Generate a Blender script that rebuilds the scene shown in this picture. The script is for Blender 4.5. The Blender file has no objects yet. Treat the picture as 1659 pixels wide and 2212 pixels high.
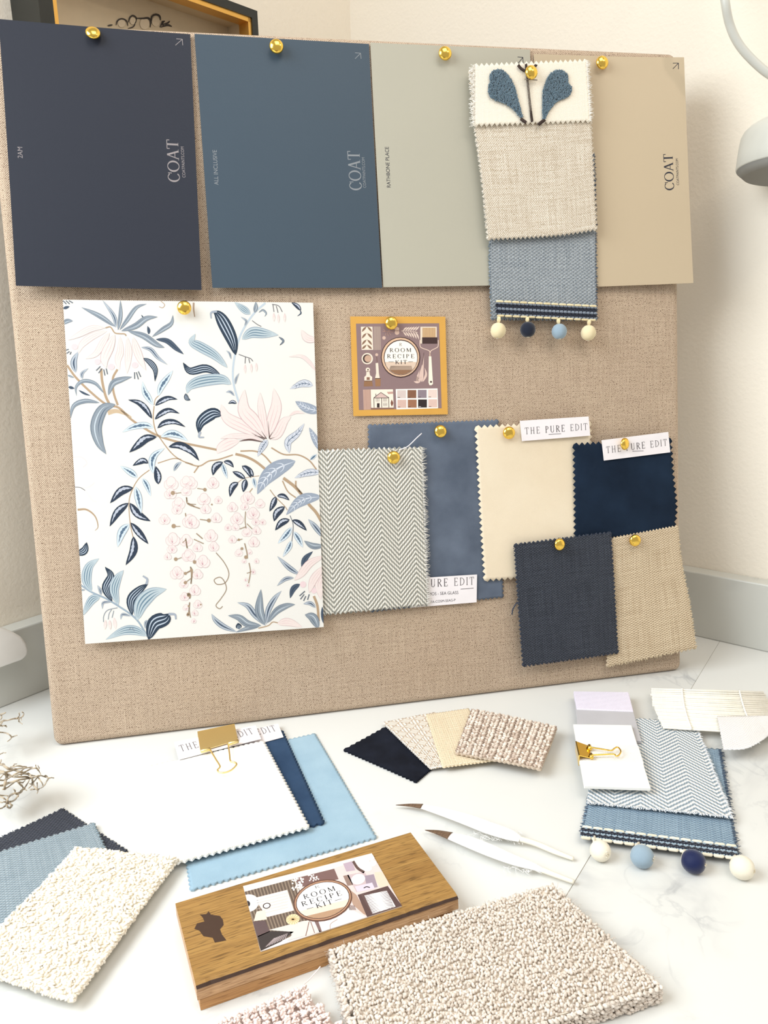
import bpy, bmesh, math, random
import numpy as np
from mathutils import Vector, Matrix
from mathutils.geometry import tessellate_polygon
random.seed(7); rng = np.random.default_rng(7)
SC = bpy.context.scene
COL = SC.collection
PI = math.pi
# ------------------------------------------------------------------ camera, world, lights, exposure
CP = np.array([0.1601, -0.6571, 0.3577]); CE = (1.32381, 0.02151, -0.2085); FPX = 1704.94
cd = bpy.data.cameras.new('camera'); cam = bpy.data.objects.new('camera', cd); COL.objects.link(cam)
cam.location = CP; cam.rotation_euler = CE
cd.sensor_fit = 'VERTICAL'; cd.sensor_height = 36.0; cd.lens = 36.0 * FPX / 2212; cd.clip_start = 0.02
SC.camera = cam
SC.view_settings.view_transform = 'Standard'; SC.view_settings.look = 'None'
SC.view_settings.gamma = 1; SC.view_settings.exposure = 0.30; SC.view_settings.use_curve_mapping = False
W = bpy.data.worlds.new('world'); SC.world = W; W.use_nodes = True
W.node_tree.nodes['Background'].inputs[0].default_value = (1.0, 0.98, 0.955, 1)
W.node_tree.nodes['Background'].inputs[1].default_value = 0.42
def area(name, loc, target, sx, sy, power, color):
    l = bpy.data.lights.new(name, 'AREA'); l.shape = 'RECTANGLE'; l.size = sx; l.size_y = sy
    l.energy = power; l.color = color
    o = bpy.data.objects.new(name, l); COL.objects.link(o); o.location = loc
    o.rotation_euler = (Vector(target) - Vector(loc)).to_track_quat('-Z', 'Y').to_euler(); return o
wl_ = area('window_light', (-0.60, -0.40, 0.85), (0.15, -0.22, 0.08), 0.8, 0.75, 10, (0.88, 0.95, 1.0)); wl_.data.spread = 2.6
area('ceiling_light', (0.50, -1.0, 1.8), (0.25, 0.0, 0.2), 0.9, 0.9, 8.5, (1.0, 0.95, 0.87))
area('warm_downlight', (1.05, -0.75, 1.25), (0.45, 0.3, 0.5), 0.05, 0.05, 1.2, (1.0, 0.86, 0.70))
# ------------------------------------------------------------------ projection onto the real planes of the place
RM = np.array(cam.rotation_euler.to_matrix())
def ray(px, py): return RM @ np.array([(px - 829.5) / FPX, (1106 - py) / FPX, -1.0])
class Frame:
    def __init__(s, O, A, B):
        s.O = np.array(O, float); s.A = np.array(A, float); s.B = np.array(B, float); s.N = np.cross(s.A, s.B)
    def to2(s, p, h=0.0):
        r = ray(*p); t = (h - (CP - s.O) @ s.N) / (r @ s.N); q = CP + t * r - s.O
        return np.array([q @ s.A, q @ s.B])
    def P(s, a, b, h=0.0): return s.O + a * s.A + b * s.B + h * s.N
    def px(s, p, h=0.0): q = s.to2(p, h); return s.P(q[0], q[1], h)
LEAN = 0.13794; BW, BH = 0.6, 0.592
BD = Frame((0, 0, 0), (1, 0, 0), (0, math.sin(LEAN), math.cos(LEAN)))       # face of the leaning board
TB = Frame((0, 0, 0), (1, 0, 0), (0, 1, 0))                                  # worktop
WA = 0.69356; mL = np.array([math.cos(WA), math.sin(WA), 0]); nL = np.array([-math.sin(WA), math.cos(WA), 0])
DL, DR = 0.110, 0.559                                                        # upstand faces
# left wall: plane point nL*DL, axes: along mL, up z, normal toward room = -nL
LW = Frame(nL * (DL + 0.02), mL, (0, 0, 1)); RW = Frame(mL * (DR + 0.02), -nL, (0, 0, 1))
# ------------------------------------------------------------------ objects
def tag(o, label, cat, group=None):
    o['label'] = label; o['category'] = cat
    if group: o['group'] = group
    return o
def thing(name, loc, label, cat, group=None):
    o = bpy.data.objects.new(name, None); COL.objects.link(o); o.location = tuple(float(v) for v in loc)
    o.empty_display_size = 0.01
    return tag(o, label, cat, group)
def wloc(o):
    v = Vector(o.location); p = o.parent
    while p: v = v + Vector(p.location); p = p.parent
    return v
def mk(name, V, F, mats, parent=None, uv=None, mi=None, smooth=True):
    V = np.asarray(V, dtype=float).reshape(-1, 3)
    if parent is not None: loc = wloc(parent)
    else: loc = Vector(((V[:, 0].min() + V[:, 0].max()) / 2, (V[:, 1].min() + V[:, 1].max()) / 2, V[:, 2].min()))
    me = bpy.data.meshes.new(name)
    me.from_pydata((V - np.array(loc)).tolist(), [], [tuple(int(i) for i in f) for f in F])
    if not isinstance(mats, (list, tuple)): mats = [mats]
    for m in mats: me.materials.append(m)
    if mi is not None: me.polygons.foreach_set('material_index', np.asarray(mi, dtype=np.int32))
    if smooth: me.polygons.foreach_set('use_smooth', np.ones(len(me.polygons), dtype=bool))
    if uv is not None:
        lay = me.uv_layers.new(name='UVMap'); li = np.zeros(len(me.loops), dtype=np.int32)
        me.loops.foreach_get('vertex_index', li)
        lay.data.foreach_set('uv', np.asarray(uv, dtype=np.float32)[li].ravel())
    me.update()
    o = bpy.data.objects.new(name, me); COL.objects.link(o)
    if parent is not None: o.parent = parent; o.location = (0, 0, 0)
    else: o.location = loc
    return o
def struct(o): o['kind'] = 'structure'; return o
class Buf:
    def __init__(s): s.V = []; s.F = []; s.M = []; s.U = []
    def add(s, V, F, m=0, U=None):
        n = len(s.V); V = [tuple(v) for v in V]; s.V += V; s.F += [tuple(i + n for i in f) for f in F]
        s.M += [m] * len(F); s.U += ([tuple(u) for u in U] if U is not None else [(v[0], v[1]) for v in V])
    def tube(s, pts, r, k=6, m=0):
        pts = [np.array(p, float) for p in pts]; n = len(pts)
        rs = r if isinstance(r, (list, tuple, np.ndarray)) else [r] * n
        V = []; prev = None
        for i, p in enumerate(pts):
            t = pts[min(i + 1, n - 1)] - pts[max(i - 1, 0)]; t = t / (np.linalg.norm(t) + 1e-12)
            if prev is None:
                a = np.array([0, 0, 1.0]) if abs(t[2]) < .9 else np.array([1.0, 0, 0]); x = np.cross(t, a)
            else: x = prev - t * (prev @ t)
            x = x / (np.linalg.norm(x) + 1e-12); prev = x; y = np.cross(t, x)
            for j in range(k):
                c = 2 * PI * j / k; V.append(p + rs[i] * (math.cos(c) * x + math.sin(c) * y))
        F = [(i * k + j, i * k + (j + 1) % k, (i + 1) * k + (j + 1) % k, (i + 1) * k + j) for i in range(n - 1) for j in range(k)]
        F += [tuple(range(k))[::-1], tuple((n - 1) * k + j for j in range(k))]
        L = [0]; 
        for i in range(1, n): L.append(L[-1] + np.linalg.norm(pts[i] - pts[i - 1]))
        s.add(V, F, m, [(L[i // k], (i % k) / k * .01) for i in range(n * k)])
    def box(s, O, A, B, C, m=0):          # corner O, edge vectors A B C
        O, A, B, C = (np.array(v, float) for v in (O, A, B, C))
        V = [O, O + A, O + A + B, O + B, O + C, O + A + C, O + A + B + C, O + B + C]
        la, lb, lc = (np.linalg.norm(v) for v in (A, B, C))
        for f, (u, w) in (((0, 3, 2, 1), (la, lb)), ((4, 5, 6, 7), (la, lb)), ((0, 1, 5, 4), (la, lc)), ((2, 3, 7, 6), (la, lc)), ((1, 2, 6, 5), (lb, lc)), ((3, 0, 4, 7), (lb, lc))):
            P4 = [V[i] for i in f]; e1 = P4[1] - P4[0]; e2 = P4[3] - P4[0]
            l1, l2 = np.linalg.norm(e1), np.linalg.norm(e2)
            if abs(l1 - u) < abs(l1 - w) or u == w: U = [(0, 0), (l1, 0), (l1, l2), (0, l2)]
            else: U = [(0, 0), (0, l1), (l2, l1), (l2, 0)]
            s.add(P4, [(0, 1, 2, 3)], m, U)
    def mk(s, name, mats, parent=None, smooth=True): return mk(name, s.V, s.F, mats, parent, s.U, s.M, smooth)
def bevel_obj(o, w, seg=3):
    bm = bmesh.new(); bm.from_mesh(o.data); bmesh.ops.remove_doubles(bm, verts=bm.verts, dist=1e-6)
    bmesh.ops.bevel(bm, geom=[e for e in bm.edges if e.calc_face_angle(0) > .3], offset=w, segments=seg, affect='EDGES', profile=.5, clamp_overlap=True)
    bm.to_mesh(o.data); bm.free(); return o
def catmull(P, n=6):
    P = [np.array(p, float) for p in P]
    if len(P) < 3: return [P[0] + (P[-1] - P[0]) * t for t in np.linspace(0, 1, n + 1)]
    Q = [2 * P[0] - P[1]] + P + [2 * P[-1] - P[-2]]; out = []
    for i in range(1, len(Q) - 2):
        a, b, c, d = Q[i - 1:i + 3]
        for t in np.arange(0, 1, 1 / n):
            out.append(.5 * (2 * b + (c - a) * t + (2 * a - 5 * b + 4 * c - d) * t * t + (3 * b - a - 3 * c + d) * t ** 3))
    out.append(Q[-2]); return out
# ------------------------------------------------------------------ materials
def lin(c): return tuple(((v / 255) / 12.92 if v <= 10.3 else ((v / 255 + .055) / 1.055) ** 2.4) for v in c) + (1.0,)
class E:
    T = None
    def __init__(s, k): s.k = k
    @staticmethod
    def m(op, *a):
        n = E.T.nodes.new('ShaderNodeMath'); n.operation = op
        for i, v in enumerate(a):
            if isinstance(v, E): E.T.links.new(v.k, n.inputs[i])
            else: n.inputs[i].default_value = v
        return E(n.outputs[0])
    def __add__(s, o): return E.m('ADD', s, o)
    def __radd__(s, o): return E.m('ADD', o, s)
    def __mul__(s, o): return E.m('MULTIPLY', s, o)
    def __rmul__(s, o): return E.m('MULTIPLY', o, s)
    def __sub__(s, o): return E.m('SUBTRACT', s, o)
    def __rsub__(s, o): return E.m('SUBTRACT', o, s)
def esin(x): return E.m('SINE', x)
def clamp(x): n = E.m('ADD', x, 0.0); n.k.node.use_clamp = True; return n
def vec(x, y, z=0.0):
    n = E.T.nodes.new('ShaderNodeCombineXYZ')
    for i, v in enumerate((x, y, z)):
        if isinstance(v, E): E.T.links.new(v.k, n.inputs[i])
        else: n.inputs[i].default_value = v
    return E(n.outputs[0])
def noise(v, scale=1.0, detail=2.0, dist=0.0):
    n = E.T.nodes.new('ShaderNodeTexNoise'); n.inputs['Scale'].default_value = scale; n.inputs['Detail'].default_value = detail
    n.inputs['Distortion'].default_value = dist; E.T.links.new(v.k, n.inputs['Vector']); return E(n.outputs[0])
def mixc(f, a, b):
    n = E.T.nodes.new('ShaderNodeMix'); n.data_type = 'RGBA'
    if isinstance(f, E): E.T.links.new(f.k, n.inputs[0])
    else: n.inputs[0].default_value = f
    for i, c in ((6, a), (7, b)):
        if isinstance(c, E): E.T.links.new(c.k, n.inputs[i])
        else: n.inputs[i].default_value = lin(c)
    return E(n.outputs[2])
def newmat(name, rough=.8, metal=0.0, spec=.5, sheen=0.0):
    m = bpy.data.materials.new(name); m.use_nodes = True; E.T = m.node_tree
    b = m.node_tree.nodes['Principled BSDF']; b.inputs['Roughness'].default_value = rough; b.inputs['Metallic'].default_value = metal
    b.inputs['Specular IOR Level'].default_value = spec; b.inputs['Sheen Weight'].default_value = sheen
    return m, b
def out(b, col, hgt=None, dist=0.0004, strength=1.0):
    if isinstance(col, E): E.T.links.new(col.k, b.inputs['Base Color'])
    else: b.inputs['Base Color'].default_value = lin(col)
    if hgt is not None:
        n = E.T.nodes.new('ShaderNodeBump'); n.inputs['Distance'].default_value = dist; n.inputs['Strength'].default_value = strength
        E.T.links.new(hgt.k, n.inputs['Height']); E.T.links.new(n.outputs[0], b.inputs['Normal'])
def uvc():
    n = E.T.nodes.new('ShaderNodeUVMap'); s = E.T.nodes.new('ShaderNodeSeparateXYZ'); E.T.links.new(n.outputs[0], s.inputs[0])
    return E(s.outputs[0]), E(s.outputs[1])
def objc():
    n = E.T.nodes.new('ShaderNodeTexCoord'); return E(n.outputs['Object'])
def plain(name, c, rough=.6, metal=0.0, spec=.5, sheen=0.0, var=0.0):
    m, b = newmat(name, rough, metal, spec, sheen)
    n = noise(objc(), 60.0, 3.0); c2 = tuple(max(0, v * (1 - .06 - var)) for v in c)
    out(b, mixc(n, c, c2)); return m
def weave(name, c1, c2, pu=.0016, pv=.0016, streak=.25, rough=.85, dist=.0004, contrast=.5, sheen=.1, c3=None):
    m, b = newmat(name, rough, 0, .3, sheen); u, v = uvc()
    s = esin(u * (2 * PI / pu)) * esin(v * (2 * PI / pv))
    s1 = noise(vec(u * 900.0, v * 25.0), 1.0) - .5; s2 = noise(vec(u * 25.0, v * 900.0), 1.0) - .5
    f = clamp(.5 + s * contrast + (s1 + s2) * (streak * 3))
    col = mixc(f, c1, c2)
    if c3: col = mixc(clamp((noise(vec(u * 1.0, v * 1.0), 900.0, 1.0) - .56) * 6.0), col, c3)
    out(b, col, .5 - .5 * s + (s1 + s2) * .6, dist); return m
def herring(name, c1, c2, w=.012, p=.0032, slope=1.0, st=.0018, rough=.85, dist=.0006, rot=False, sharp=1.2, nz=.8):
    m, b = newmat(name, rough, 0, .3, .1); u, v = uvc()
    if rot: u, v = v, u
    u = u + (noise(vec(u, v), 120.0, 1.0) - .5) * .0012; v = v + (noise(vec(v, u), 110.0, 1.0) - .5) * .0012
    zz = E.m('PINGPONG', u, w); s = esin((v + zz * slope) * (2 * PI / p)); t = esin(u * (2 * PI / st))
    n = noise(vec(u, v), 1400.0, 2.0) - .5
    f = clamp(.5 + s * sharp * .5 + t * .14 + n * nz)
    out(b, mixc(f, c1, c2), clamp(.5 - s * .5) + t * .2 + n * .4, dist); return m
def velvet(name, c1, c2, rough=.9, sheen=.6, sc=60.0, grain=.35):
    m, b = newmat(name, rough, 0, .15, sheen); u, v = uvc()
    n = noise(vec(u, v), sc, 3.0); g = noise(vec(u, v), 2500.0, 2.0)
    b.inputs['Sheen Roughness'].default_value = .5; b.inputs['Sheen Tint'].default_value = lin(c2)
    out(b, mixc(clamp((n - .5) * 2.2 + .5 + (g - .5) * grain * 2), c1, c2), g, .0003); return m
def yarn(name, c1, c2, rough=.9, fib=900.0, dist=.0005):
    m, b = newmat(name, rough, 0, .2, .3); g = E.T.nodes.new('ShaderNodeNewGeometry')
    r = E(g.outputs['Random Per Island']); n = noise(objc(), fib, 2.0)
    out(b, mixc(clamp(r * .8 + (n - .5) * .5), c1, c2), n, dist); return m
INK = {}
def ink(c, rough=.55):
    k = tuple(c) + (rough,)
    if k not in INK:
        m, b = newmat('printed_ink', rough, 0, .35); n = noise(objc(), 700.0, 2.0)
        out(b, mixc(n, c, tuple(min(255, v * 1.03 + 2) for v in c))); INK[k] = m
    return INK[k]
# ------------------------------------------------------------------ printed sheets: paper plus flat ink shapes in one mesh
class Sheet:
    """corners TL TR BR BL as seen, on plane fr at height h; bend(s,t) lifts it off"""
    def __init__(s, fr, quad, h, paper, thick=.0003, bend=None, n=16, rough=.55):
        s.fr = fr; s.h = h; s.bend = bend or (lambda a, b: 0.0); s.q = [fr.to2(p, h) for p in quad]; s.rough = rough
        s.buf = Buf(); s.mats = [paper]; s.idx = {}; TL, TR, BR, BL = s.q; s.n = n
        s.cx = [[(BL * (1 - i / n) + BR * i / n) * (1 - j / n) + (TL * (1 - i / n) + TR * i / n) * j / n for i in range(n + 1)] for j in range(n + 1)]
        a = np.array([BL, BR, TL]); s.M = np.linalg.inv(np.array([BR - BL, TL - BL]).T); s.BL = BL
        W_, H_ = np.linalg.norm(BR - BL), np.linalg.norm(TL - BL); s.W, s.H = W_, H_
        V = []; U = []
        for k in (0, 1):
            for j in range(n + 1):
                for i in range(n + 1):
                    p = s.cx[j][i]; V.append(s.pt(p, -k * thick)); U.append((i / n * W_, j / n * H_))
        N1 = (n + 1) ** 2; F = []
        for j in range(n):
            for i in range(n):
                a = j * (n + 1) + i; f = (a, a + 1, a + n + 2, a + n + 1); F += [f, tuple(x + N1 for x in f[::-1])]
        bd = [i for i in range(n + 1)] + [j * (n + 1) + n for j in range(1, n + 1)] + [n * (n + 1) + i for i in range(n - 1, -1, -1)] + [j * (n + 1) for j in range(n - 1, 0, -1)]
        for x, y in zip(bd, bd[1:] + bd[:1]): F.append((x, x + N1, y + N1, y))
        s.buf.add(V, F, 0, U)
        s.edges = [(s.q[i], s.q[(i + 1) % 4]) for i in (3, 2, 1, 0)]; s.edges = [(BL, BR), (BR, TR), (TR, TL), (TL, BL)]
    k = 1.0
    def st(s, p): return s.M @ (p - s.BL)
    def pt(s, p, dh): a, b = s.st(p); return s.fr.P(p[0], p[1], s.h + dh + s.bend(min(max(a, 0), 1), min(max(b, 0), 1)))
    def mat(s, c):
        if c not in s.idx: s.idx[c] = len(s.mats); s.mats.append(ink(tuple(v * s.k for v in c), s.rough))
        return s.idx[c]
    def clip(s, poly):
        for a, b in s.edges:
            d = b - a; o = []
            for i in range(len(poly)):
                p, q = poly[i], poly[(i + 1) % len(poly)]; sp = d[0] * (p - a)[1] - d[1] * (p - a)[0]; sq = d[0] * (q - a)[1] - d[1] * (q - a)[0]
                if sp >= 0: o.append(p)
                if sp * sq < 0: o.append(p + (q - p) * sp / (sp - sq))
            poly = o
            if len(poly) < 3: return []
        return poly
    def face2(s, pts, c, L):       # convex polygon in plane coordinates
        p = s.clip([np.array(q) for q in pts])
        if len(p) < 3: return
        s.buf.add([s.pt(q, .00005 + L * .000016) for q in p], [tuple(range(len(p)))], s.mat(c))
    def poly(s, px, c, L=1):
        P = [s.fr.to2(p, s.h) for p in px]
        for t in tessellate_polygon([[Vector((q[0], q[1], 0)) for q in P]]):
            tr = [P[i] for i in t]; ar = np.cross(np.append(tr[1] - tr[0], 0), np.append(tr[2] - tr[0], 0))[2]
            s.face2(tr if ar > 0 else tr[::-1], c, L)
    def ribbon(s, px, ws, c, L=1, off=0.0, sub=5):    # widths in seen pixels
        C = catmull(px, sub); n = len(C); Lp = []; Rp = []
        for i, p in enumerate(C):
            t = C[min(i + 1, n - 1)] - C[max(i - 1, 0)]; t = t / (np.linalg.norm(t) + 1e-9); nr = np.array([-t[1], t[0]])
            w, o = ws(i / (n - 1)) if callable(ws) else (ws, 0)
            Lp.append(p + nr * (o + w / 2)); Rp.append(p + nr * (o - w / 2))
        Lp = [s.fr.to2(p, s.h) for p in Lp]; Rp = [s.fr.to2(p, s.h) for p in Rp]
        for i in range(n - 1):
            q = [Lp[i], Lp[i + 1], Rp[i + 1], Rp[i]]
            for tr in ((q[0], q[1], q[2]), (q[0], q[2], q[3])):
                ar = np.cross(np.append(tr[1] - tr[0], 0), np.append(tr[2] - tr[0], 0))[2]
                if abs(ar) > 1e-12: s.face2(tr if ar > 0 else tr[::-1], c, L)
    def disc(s, c0, rx, ry, c, L=1, n=20, inner=0.0, rot=0.0, a0=0, a1=2 * PI):
        ca, sa = math.cos(rot), math.sin(rot)
        f = lambda a, k: s.fr.to2((c0[0] + k * (rx * math.cos(a) * ca - ry * math.sin(a) * sa), c0[1] + k * (rx * math.cos(a) * sa + ry * math.sin(a) * ca)), s.h)
        mid = f(0, 0) if abs(a1 - a0) > 6 else (f(a0, 1) + f(a1, 1)) / 2
        for i in range(n):
            a, b = a0 + (a1 - a0) * i / n, a0 + (a1 - a0) * (i + 1) / n
            q = [f(a, inner), f(a, 1), f(b, 1), f(b, inner)] if inner else [mid, f(a, 1), f(b, 1)]
            ar = sum(q[k][0] * q[(k + 1) % len(q)][1] - q[(k + 1) % len(q)][0] * q[k][1] for k in range(len(q)))
            s.face2(q if ar > 0 else q[::-1], c, L)
    def local(s, p0, p1):          # baseline p0 -> p1 in seen pixels
        a = s.fr.to2(p0, s.h); b = s.fr.to2(p1, s.h); d = b - a; l = np.linalg.norm(d); d = d / l
        return a, d, np.array([-d[1], d[0]]), l
    def serif(s, txt, p0, p1, hpx, c, L=1, track=.18, bold=1.0, boldset=None):
        a, d, u, l = s.local(p0, p1); mid = (np.array(p0) + np.array(p1)) / 2
        pd = np.array(p1, float) - np.array(p0, float); pd /= np.linalg.norm(pd); up = np.array([pd[1], -pd[0]])
        H = abs((s.fr.to2(mid + up * hpx, s.h) - s.fr.to2(mid, s.h)) @ u); tot = sum((.45 if ch == ' ' else GW[ch]) + track for ch in txt) - track
        sx = l / tot; x = 0
        for i, ch in enumerate(txt):
            if ch != ' ':
                k = bold * (1.35 if boldset and i in boldset else 1.0)
                for q in glyph(ch, k):
                    s.face2([a + d * ((x + X) * sx) + u * (Y * H) for X, Y in q], c, L)
            x += (.45 if ch == ' ' else GW[ch]) + track
    def sans(s, txt, p0, p1, c, L=1, hs=1.0):
        cu = bpy.data.curves.new('t', 'FONT'); cu.body = txt; ob = bpy.data.objects.new('t', cu); COL.objects.link(ob)
        dg = bpy.context.evaluated_depsgraph_get(); dg.update(); me = ob.evaluated_get(dg).to_mesh(); me.calc_loop_triangles()
        V = np.array([v.co[:2] for v in me.vertices]); T = [tuple(t.vertices) for t in me.loop_triangles]
        a, d, u, l = s.local(p0, p1); k = l / (V[:, 0].max() - V[:, 0].min()); x0 = V[:, 0].min()
        for t in T:
            tr = [a + d * ((V[i][0] - x0) * k) + u * (V[i][1] * k * hs) for i in t]
            ar = (tr[1] - tr[0])[0] * (tr[2] - tr[0])[1] - (tr[1] - tr[0])[1] * (tr[2] - tr[0])[0]
            if abs(ar) > 1e-14: s.face2(tr if ar > 0 else tr[::-1], c, L)
        bpy.data.objects.remove(ob); bpy.data.curves.remove(cu)
    def mk(s, name, parent=None): return mk(name, s.buf.V, s.buf.F, s.mats, parent, s.buf.U, s.buf.M, False)
# high-contrast serif capitals, unit height
GW = dict(A=.78, C=.74, D=.78, E=.62, H=.80, I=.26, K=.76, M=.95, O=.84, P=.62, R=.72, T=.70, U=.76)
def glyph(ch, k=1.0):
    Q = []; S = .13 * k; t = .058 * k ** .5; w = GW[ch]; sf = .03
    def st(x0, y0, x1, y1, wd):
        dx, dy = x1 - x0, y1 - y0; l = math.hypot(dx, dy); nx, ny = -dy / l * wd / 2, dx / l * wd / 2
        q = [(x0 - nx, y0 - ny), (x1 - nx, y1 - ny), (x1 + nx, y1 + ny), (x0 + nx, y0 + ny)]
        ar = sum(q[i][0] * q[(i + 1) % 4][1] - q[(i + 1) % 4][0] * q[i][1] for i in range(4)); Q.append(q if ar > 0 else q[::-1])
    def stem(x, y0=0, y1=1, wd=S): st(x, y0, x, y1, wd)
    def ser(x, y, h=.12): st(x - h, y, x + h, y, sf)
    def ring(cx, cy, rx, ry, a0, a1, tx, ty=t, n=14):
        for i in range(n):
            a, b = (a0 + (a1 - a0) * i / n) * PI / 180, (a0 + (a1 - a0) * (i + 1) / n) * PI / 180
            q = [(cx + (rx - tx) * math.cos(a), cy + (ry - ty) * math.sin(a)), (cx + rx * math.cos(a), cy + ry * math.sin(a)), (cx + rx * math.cos(b), cy + ry * math.sin(b)), (cx + (rx - tx) * math.cos(b), cy + (ry - ty) * math.sin(b))]
            Q.append(q)
    if ch == 'O': ring(w / 2, .5, w / 2, .52, 0, 360, S, t, 28)
    elif ch == 'C': ring(w / 2 + .02, .5, w / 2, .52, 45, 318, S, t, 24); stem(w - .06, .66, .98, t)
    elif ch == 'D': stem(.16); ring(.2, .5, w - .22, .5, -90, 90, S); ser(.16, .02); ser(.16, .98); 
    elif ch == 'P': stem(.16); ring(.2, .74, w - .22, .26, -90, 90, S * .9); ser(.16, .02); ser(.16, .98)
    elif ch == 'R': stem(.16); ring(.2, .74, w - .3, .26, -90, 90, S * .9); ser(.16, .02); ser(.16, .98); st(.32, .5, w - .06, .02, S * .9); ser(w - .05, .02, .08)
    elif ch == 'E': stem(.16); ser(.16, .02); ser(.16, .98); st(.1, .98, w - .04, .98, t); st(.1, .02, w - .02, .02, t); st(.16, .51, w - .14, .51, t); stem(w - .05, .8, .98, t); stem(w - .03, .02, .22, t); stem(w - .16, .42, .6, t)
    elif ch == 'H': stem(.16); stem(w - .16); st(.16, .51, w - .16, .51, t); [ser(x, y) for x in (.16, w - .16) for y in (.02, .98)]
    elif ch == 'I': stem(w / 2); ser(w / 2, .02, .13); ser(w / 2, .98, .13)
    elif ch == 'T': stem(w / 2, 0, 1); st(.02, .98, w - .02, .98, t); stem(.04, .76, .98, t); stem(w - .04, .76, .98, t); ser(w / 2, .02, .13)
    elif ch == 'U': stem(.16, .3, 1); stem(w - .14, .3, 1, t); ring(w / 2 + .01, .3, w / 2 - .095, .32, 180, 360, S * .8); ser(.16, .98); ser(w - .14, .98, .1)
    elif ch == 'A': st(.1, 0, w / 2, 1, t * 1.2); st(w / 2, 1, w - .12, 0, S); st(.24, .33, w - .24, .33, t); ser(.08, .02, .1); ser(w - .1, .02, .12)
    elif ch == 'K': stem(.16); ser(.16, .02); ser(.16, .98); st(.2, .42, w - .12, .98, t * 1.3); st(.3, .55, w - .08, .02, S); ser(w - .12, .98, .1); ser(w - .07, .02, .1)
    elif ch == 'M': stem(.12, 0, 1, t * 1.3); stem(w - .14); st(.12, .98, w / 2, .08, S); st(w / 2, .08, w - .16, .98, t); ser(.12, .02, .1); ser(w - .14, .02); ser(.1, .98, .08); ser(w - .12, .98, .1)
    return Q
# ------------------------------------------------------------------ cloth with pinked (zigzag) edges
def coons(fr, top, right, bottom, left, h):
    """edge polylines in seen px; top/bottom left->right, left/right bottom->top"""
    def ev(P):
        P = [fr.to2(p, h) for p in P]; C = catmull(P, 8) if len(P) > 2 else P; C = np.array(C)
        d = np.r_[0, np.cumsum(np.linalg.norm(np.diff(C, axis=0), axis=1))]
        return lambda s: np.array([np.interp(s * d[-1], d, C[:, 0]), np.interp(s * d[-1], d, C[:, 1])]), d[-1]
    T, lt = ev(top); R, lr = ev(right); B, lb = ev(bottom); Lf, ll = ev(left)
    def f(s, t):
        return (1 - t) * B(s) + t * T(s) + (1 - s) * Lf(t) + s * R(t) - ((1 - s) * (1 - t) * B(0) + s * (1 - t) * B(1) + (1 - s) * t * T(0) + s * t * T(1))
    return f, (lt + lb) / 2, (ll + lr) / 2
def cloth(name, fr, quad, h, mat, parent=None, tooth=.0045, amp=.0011, thick=.0008, wave=.0008, zig='tblr', bend=None, edges=None, seed=0, step=None, jit=0.0, backmat=None, minh=None):
    TL, TR, BR, BL = quad; e = dict(t=[TL, TR], b=[BL, BR], l=[BL, TL], r=[BR, TR]); e.update(edges or {})
    f, Wd, Hd = coons(fr, e['t'], e['r'], e['b'], e['l'], h)
    step = step or tooth / 2; nu = max(4, 2 * int(round(Wd / step / 2))); nv = max(4, 2 * int(round(Hd / step / 2)))
    rr = np.random.default_rng(seed + 11); ph = rr.uniform(0, 6, 6)
    V = []; U = []; cen = f(.5, .5)
    lift = lambda s, t: wave * (math.sin(s * 5 + ph[0] + t * 2) * .5 + math.sin(t * 6 + ph[1] - s * 3) * .5) + (bend(s, t) if bend else 0)
    G = np.zeros((nv + 1, nu + 1, 2))
    for j in range(nv + 1):
        for i in range(nu + 1): G[j, i] = f(i / nu, j / nv)
    G0 = G.copy()
    for j in range(nv + 1):
        for i in range(nu + 1):
            s, t = i / nu, j / nv; d = np.zeros(2)
            def outw(a, b): v = a - b; return v / (np.linalg.norm(v) + 1e-9)
            if j == nv and 't' in zig: d = d + outw(G0[j, i], G0[j - 1, i]) * amp * (1 if i % 2 else -1) * (0 if i in (0, nu) else 1)
            if j == 0 and 'b' in zig: d = d + outw(G0[j, i], G0[1, i]) * amp * (1 if i % 2 else -1) * (0 if i in (0, nu) else 1)
            if i == 0 and 'l' in zig: d = d + outw(G0[j, i], G0[j, 1]) * amp * (1 if j % 2 else -1) * (0 if j in (0, nv) else 1)
            if i == nu and 'r' in zig: d = d + outw(G0[j, i], G0[j, nu - 1]) * amp * (1 if j % 2 else -1) * (0 if j in (0, nv) else 1)
            if jit and (i in (0, nu) or j in (0, nv)): d = d + rr.normal(0, jit, 2)
            G[j, i] = G0[j, i] + d
    for k in (0, 1):
        for j in range(nv + 1):
            for i in range(nu + 1):
                s, t = i / nu, j / nv; hh = h + lift(s, t) - k * thick
                if minh is not None: hh = max(hh, minh + (0 if k else thick))
                V.append(fr.P(G[j, i, 0], G[j, i, 1], hh)); U.append((s * Wd, t * Hd))
    n = nu; N1 = (nu + 1) * (nv + 1); F = []
    for j in range(nv):
        for i in range(nu):
            a = j * (nu + 1) + i; q = (a, a + 1, a + nu + 2, a + nu + 1); F += [q, tuple(x + N1 for x in q[::-1])]
    bd = list(range(nu + 1)) + [j * (nu + 1) + nu for j in range(1, nv + 1)] + [nv * (nu + 1) + i for i in range(nu - 1, -1, -1)] + [j * (nu + 1) for j in range(nv - 1, 0, -1)]
    for x, y in zip(bd, bd[1:] + bd[:1]): F.append((x, x + N1, y + N1, y))
    o = mk(name, V, F, mat, parent, U)
    o.data.polygons.foreach_set('use_smooth', np.array([len(F) and (i < 2 * nu * nv) for i in range(len(F))]))
    S = lambda s, t, dh=0.0: fr.P(*f(s, t), h + lift(s, t) + dh)
    return o, S, Wd, Hd
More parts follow.
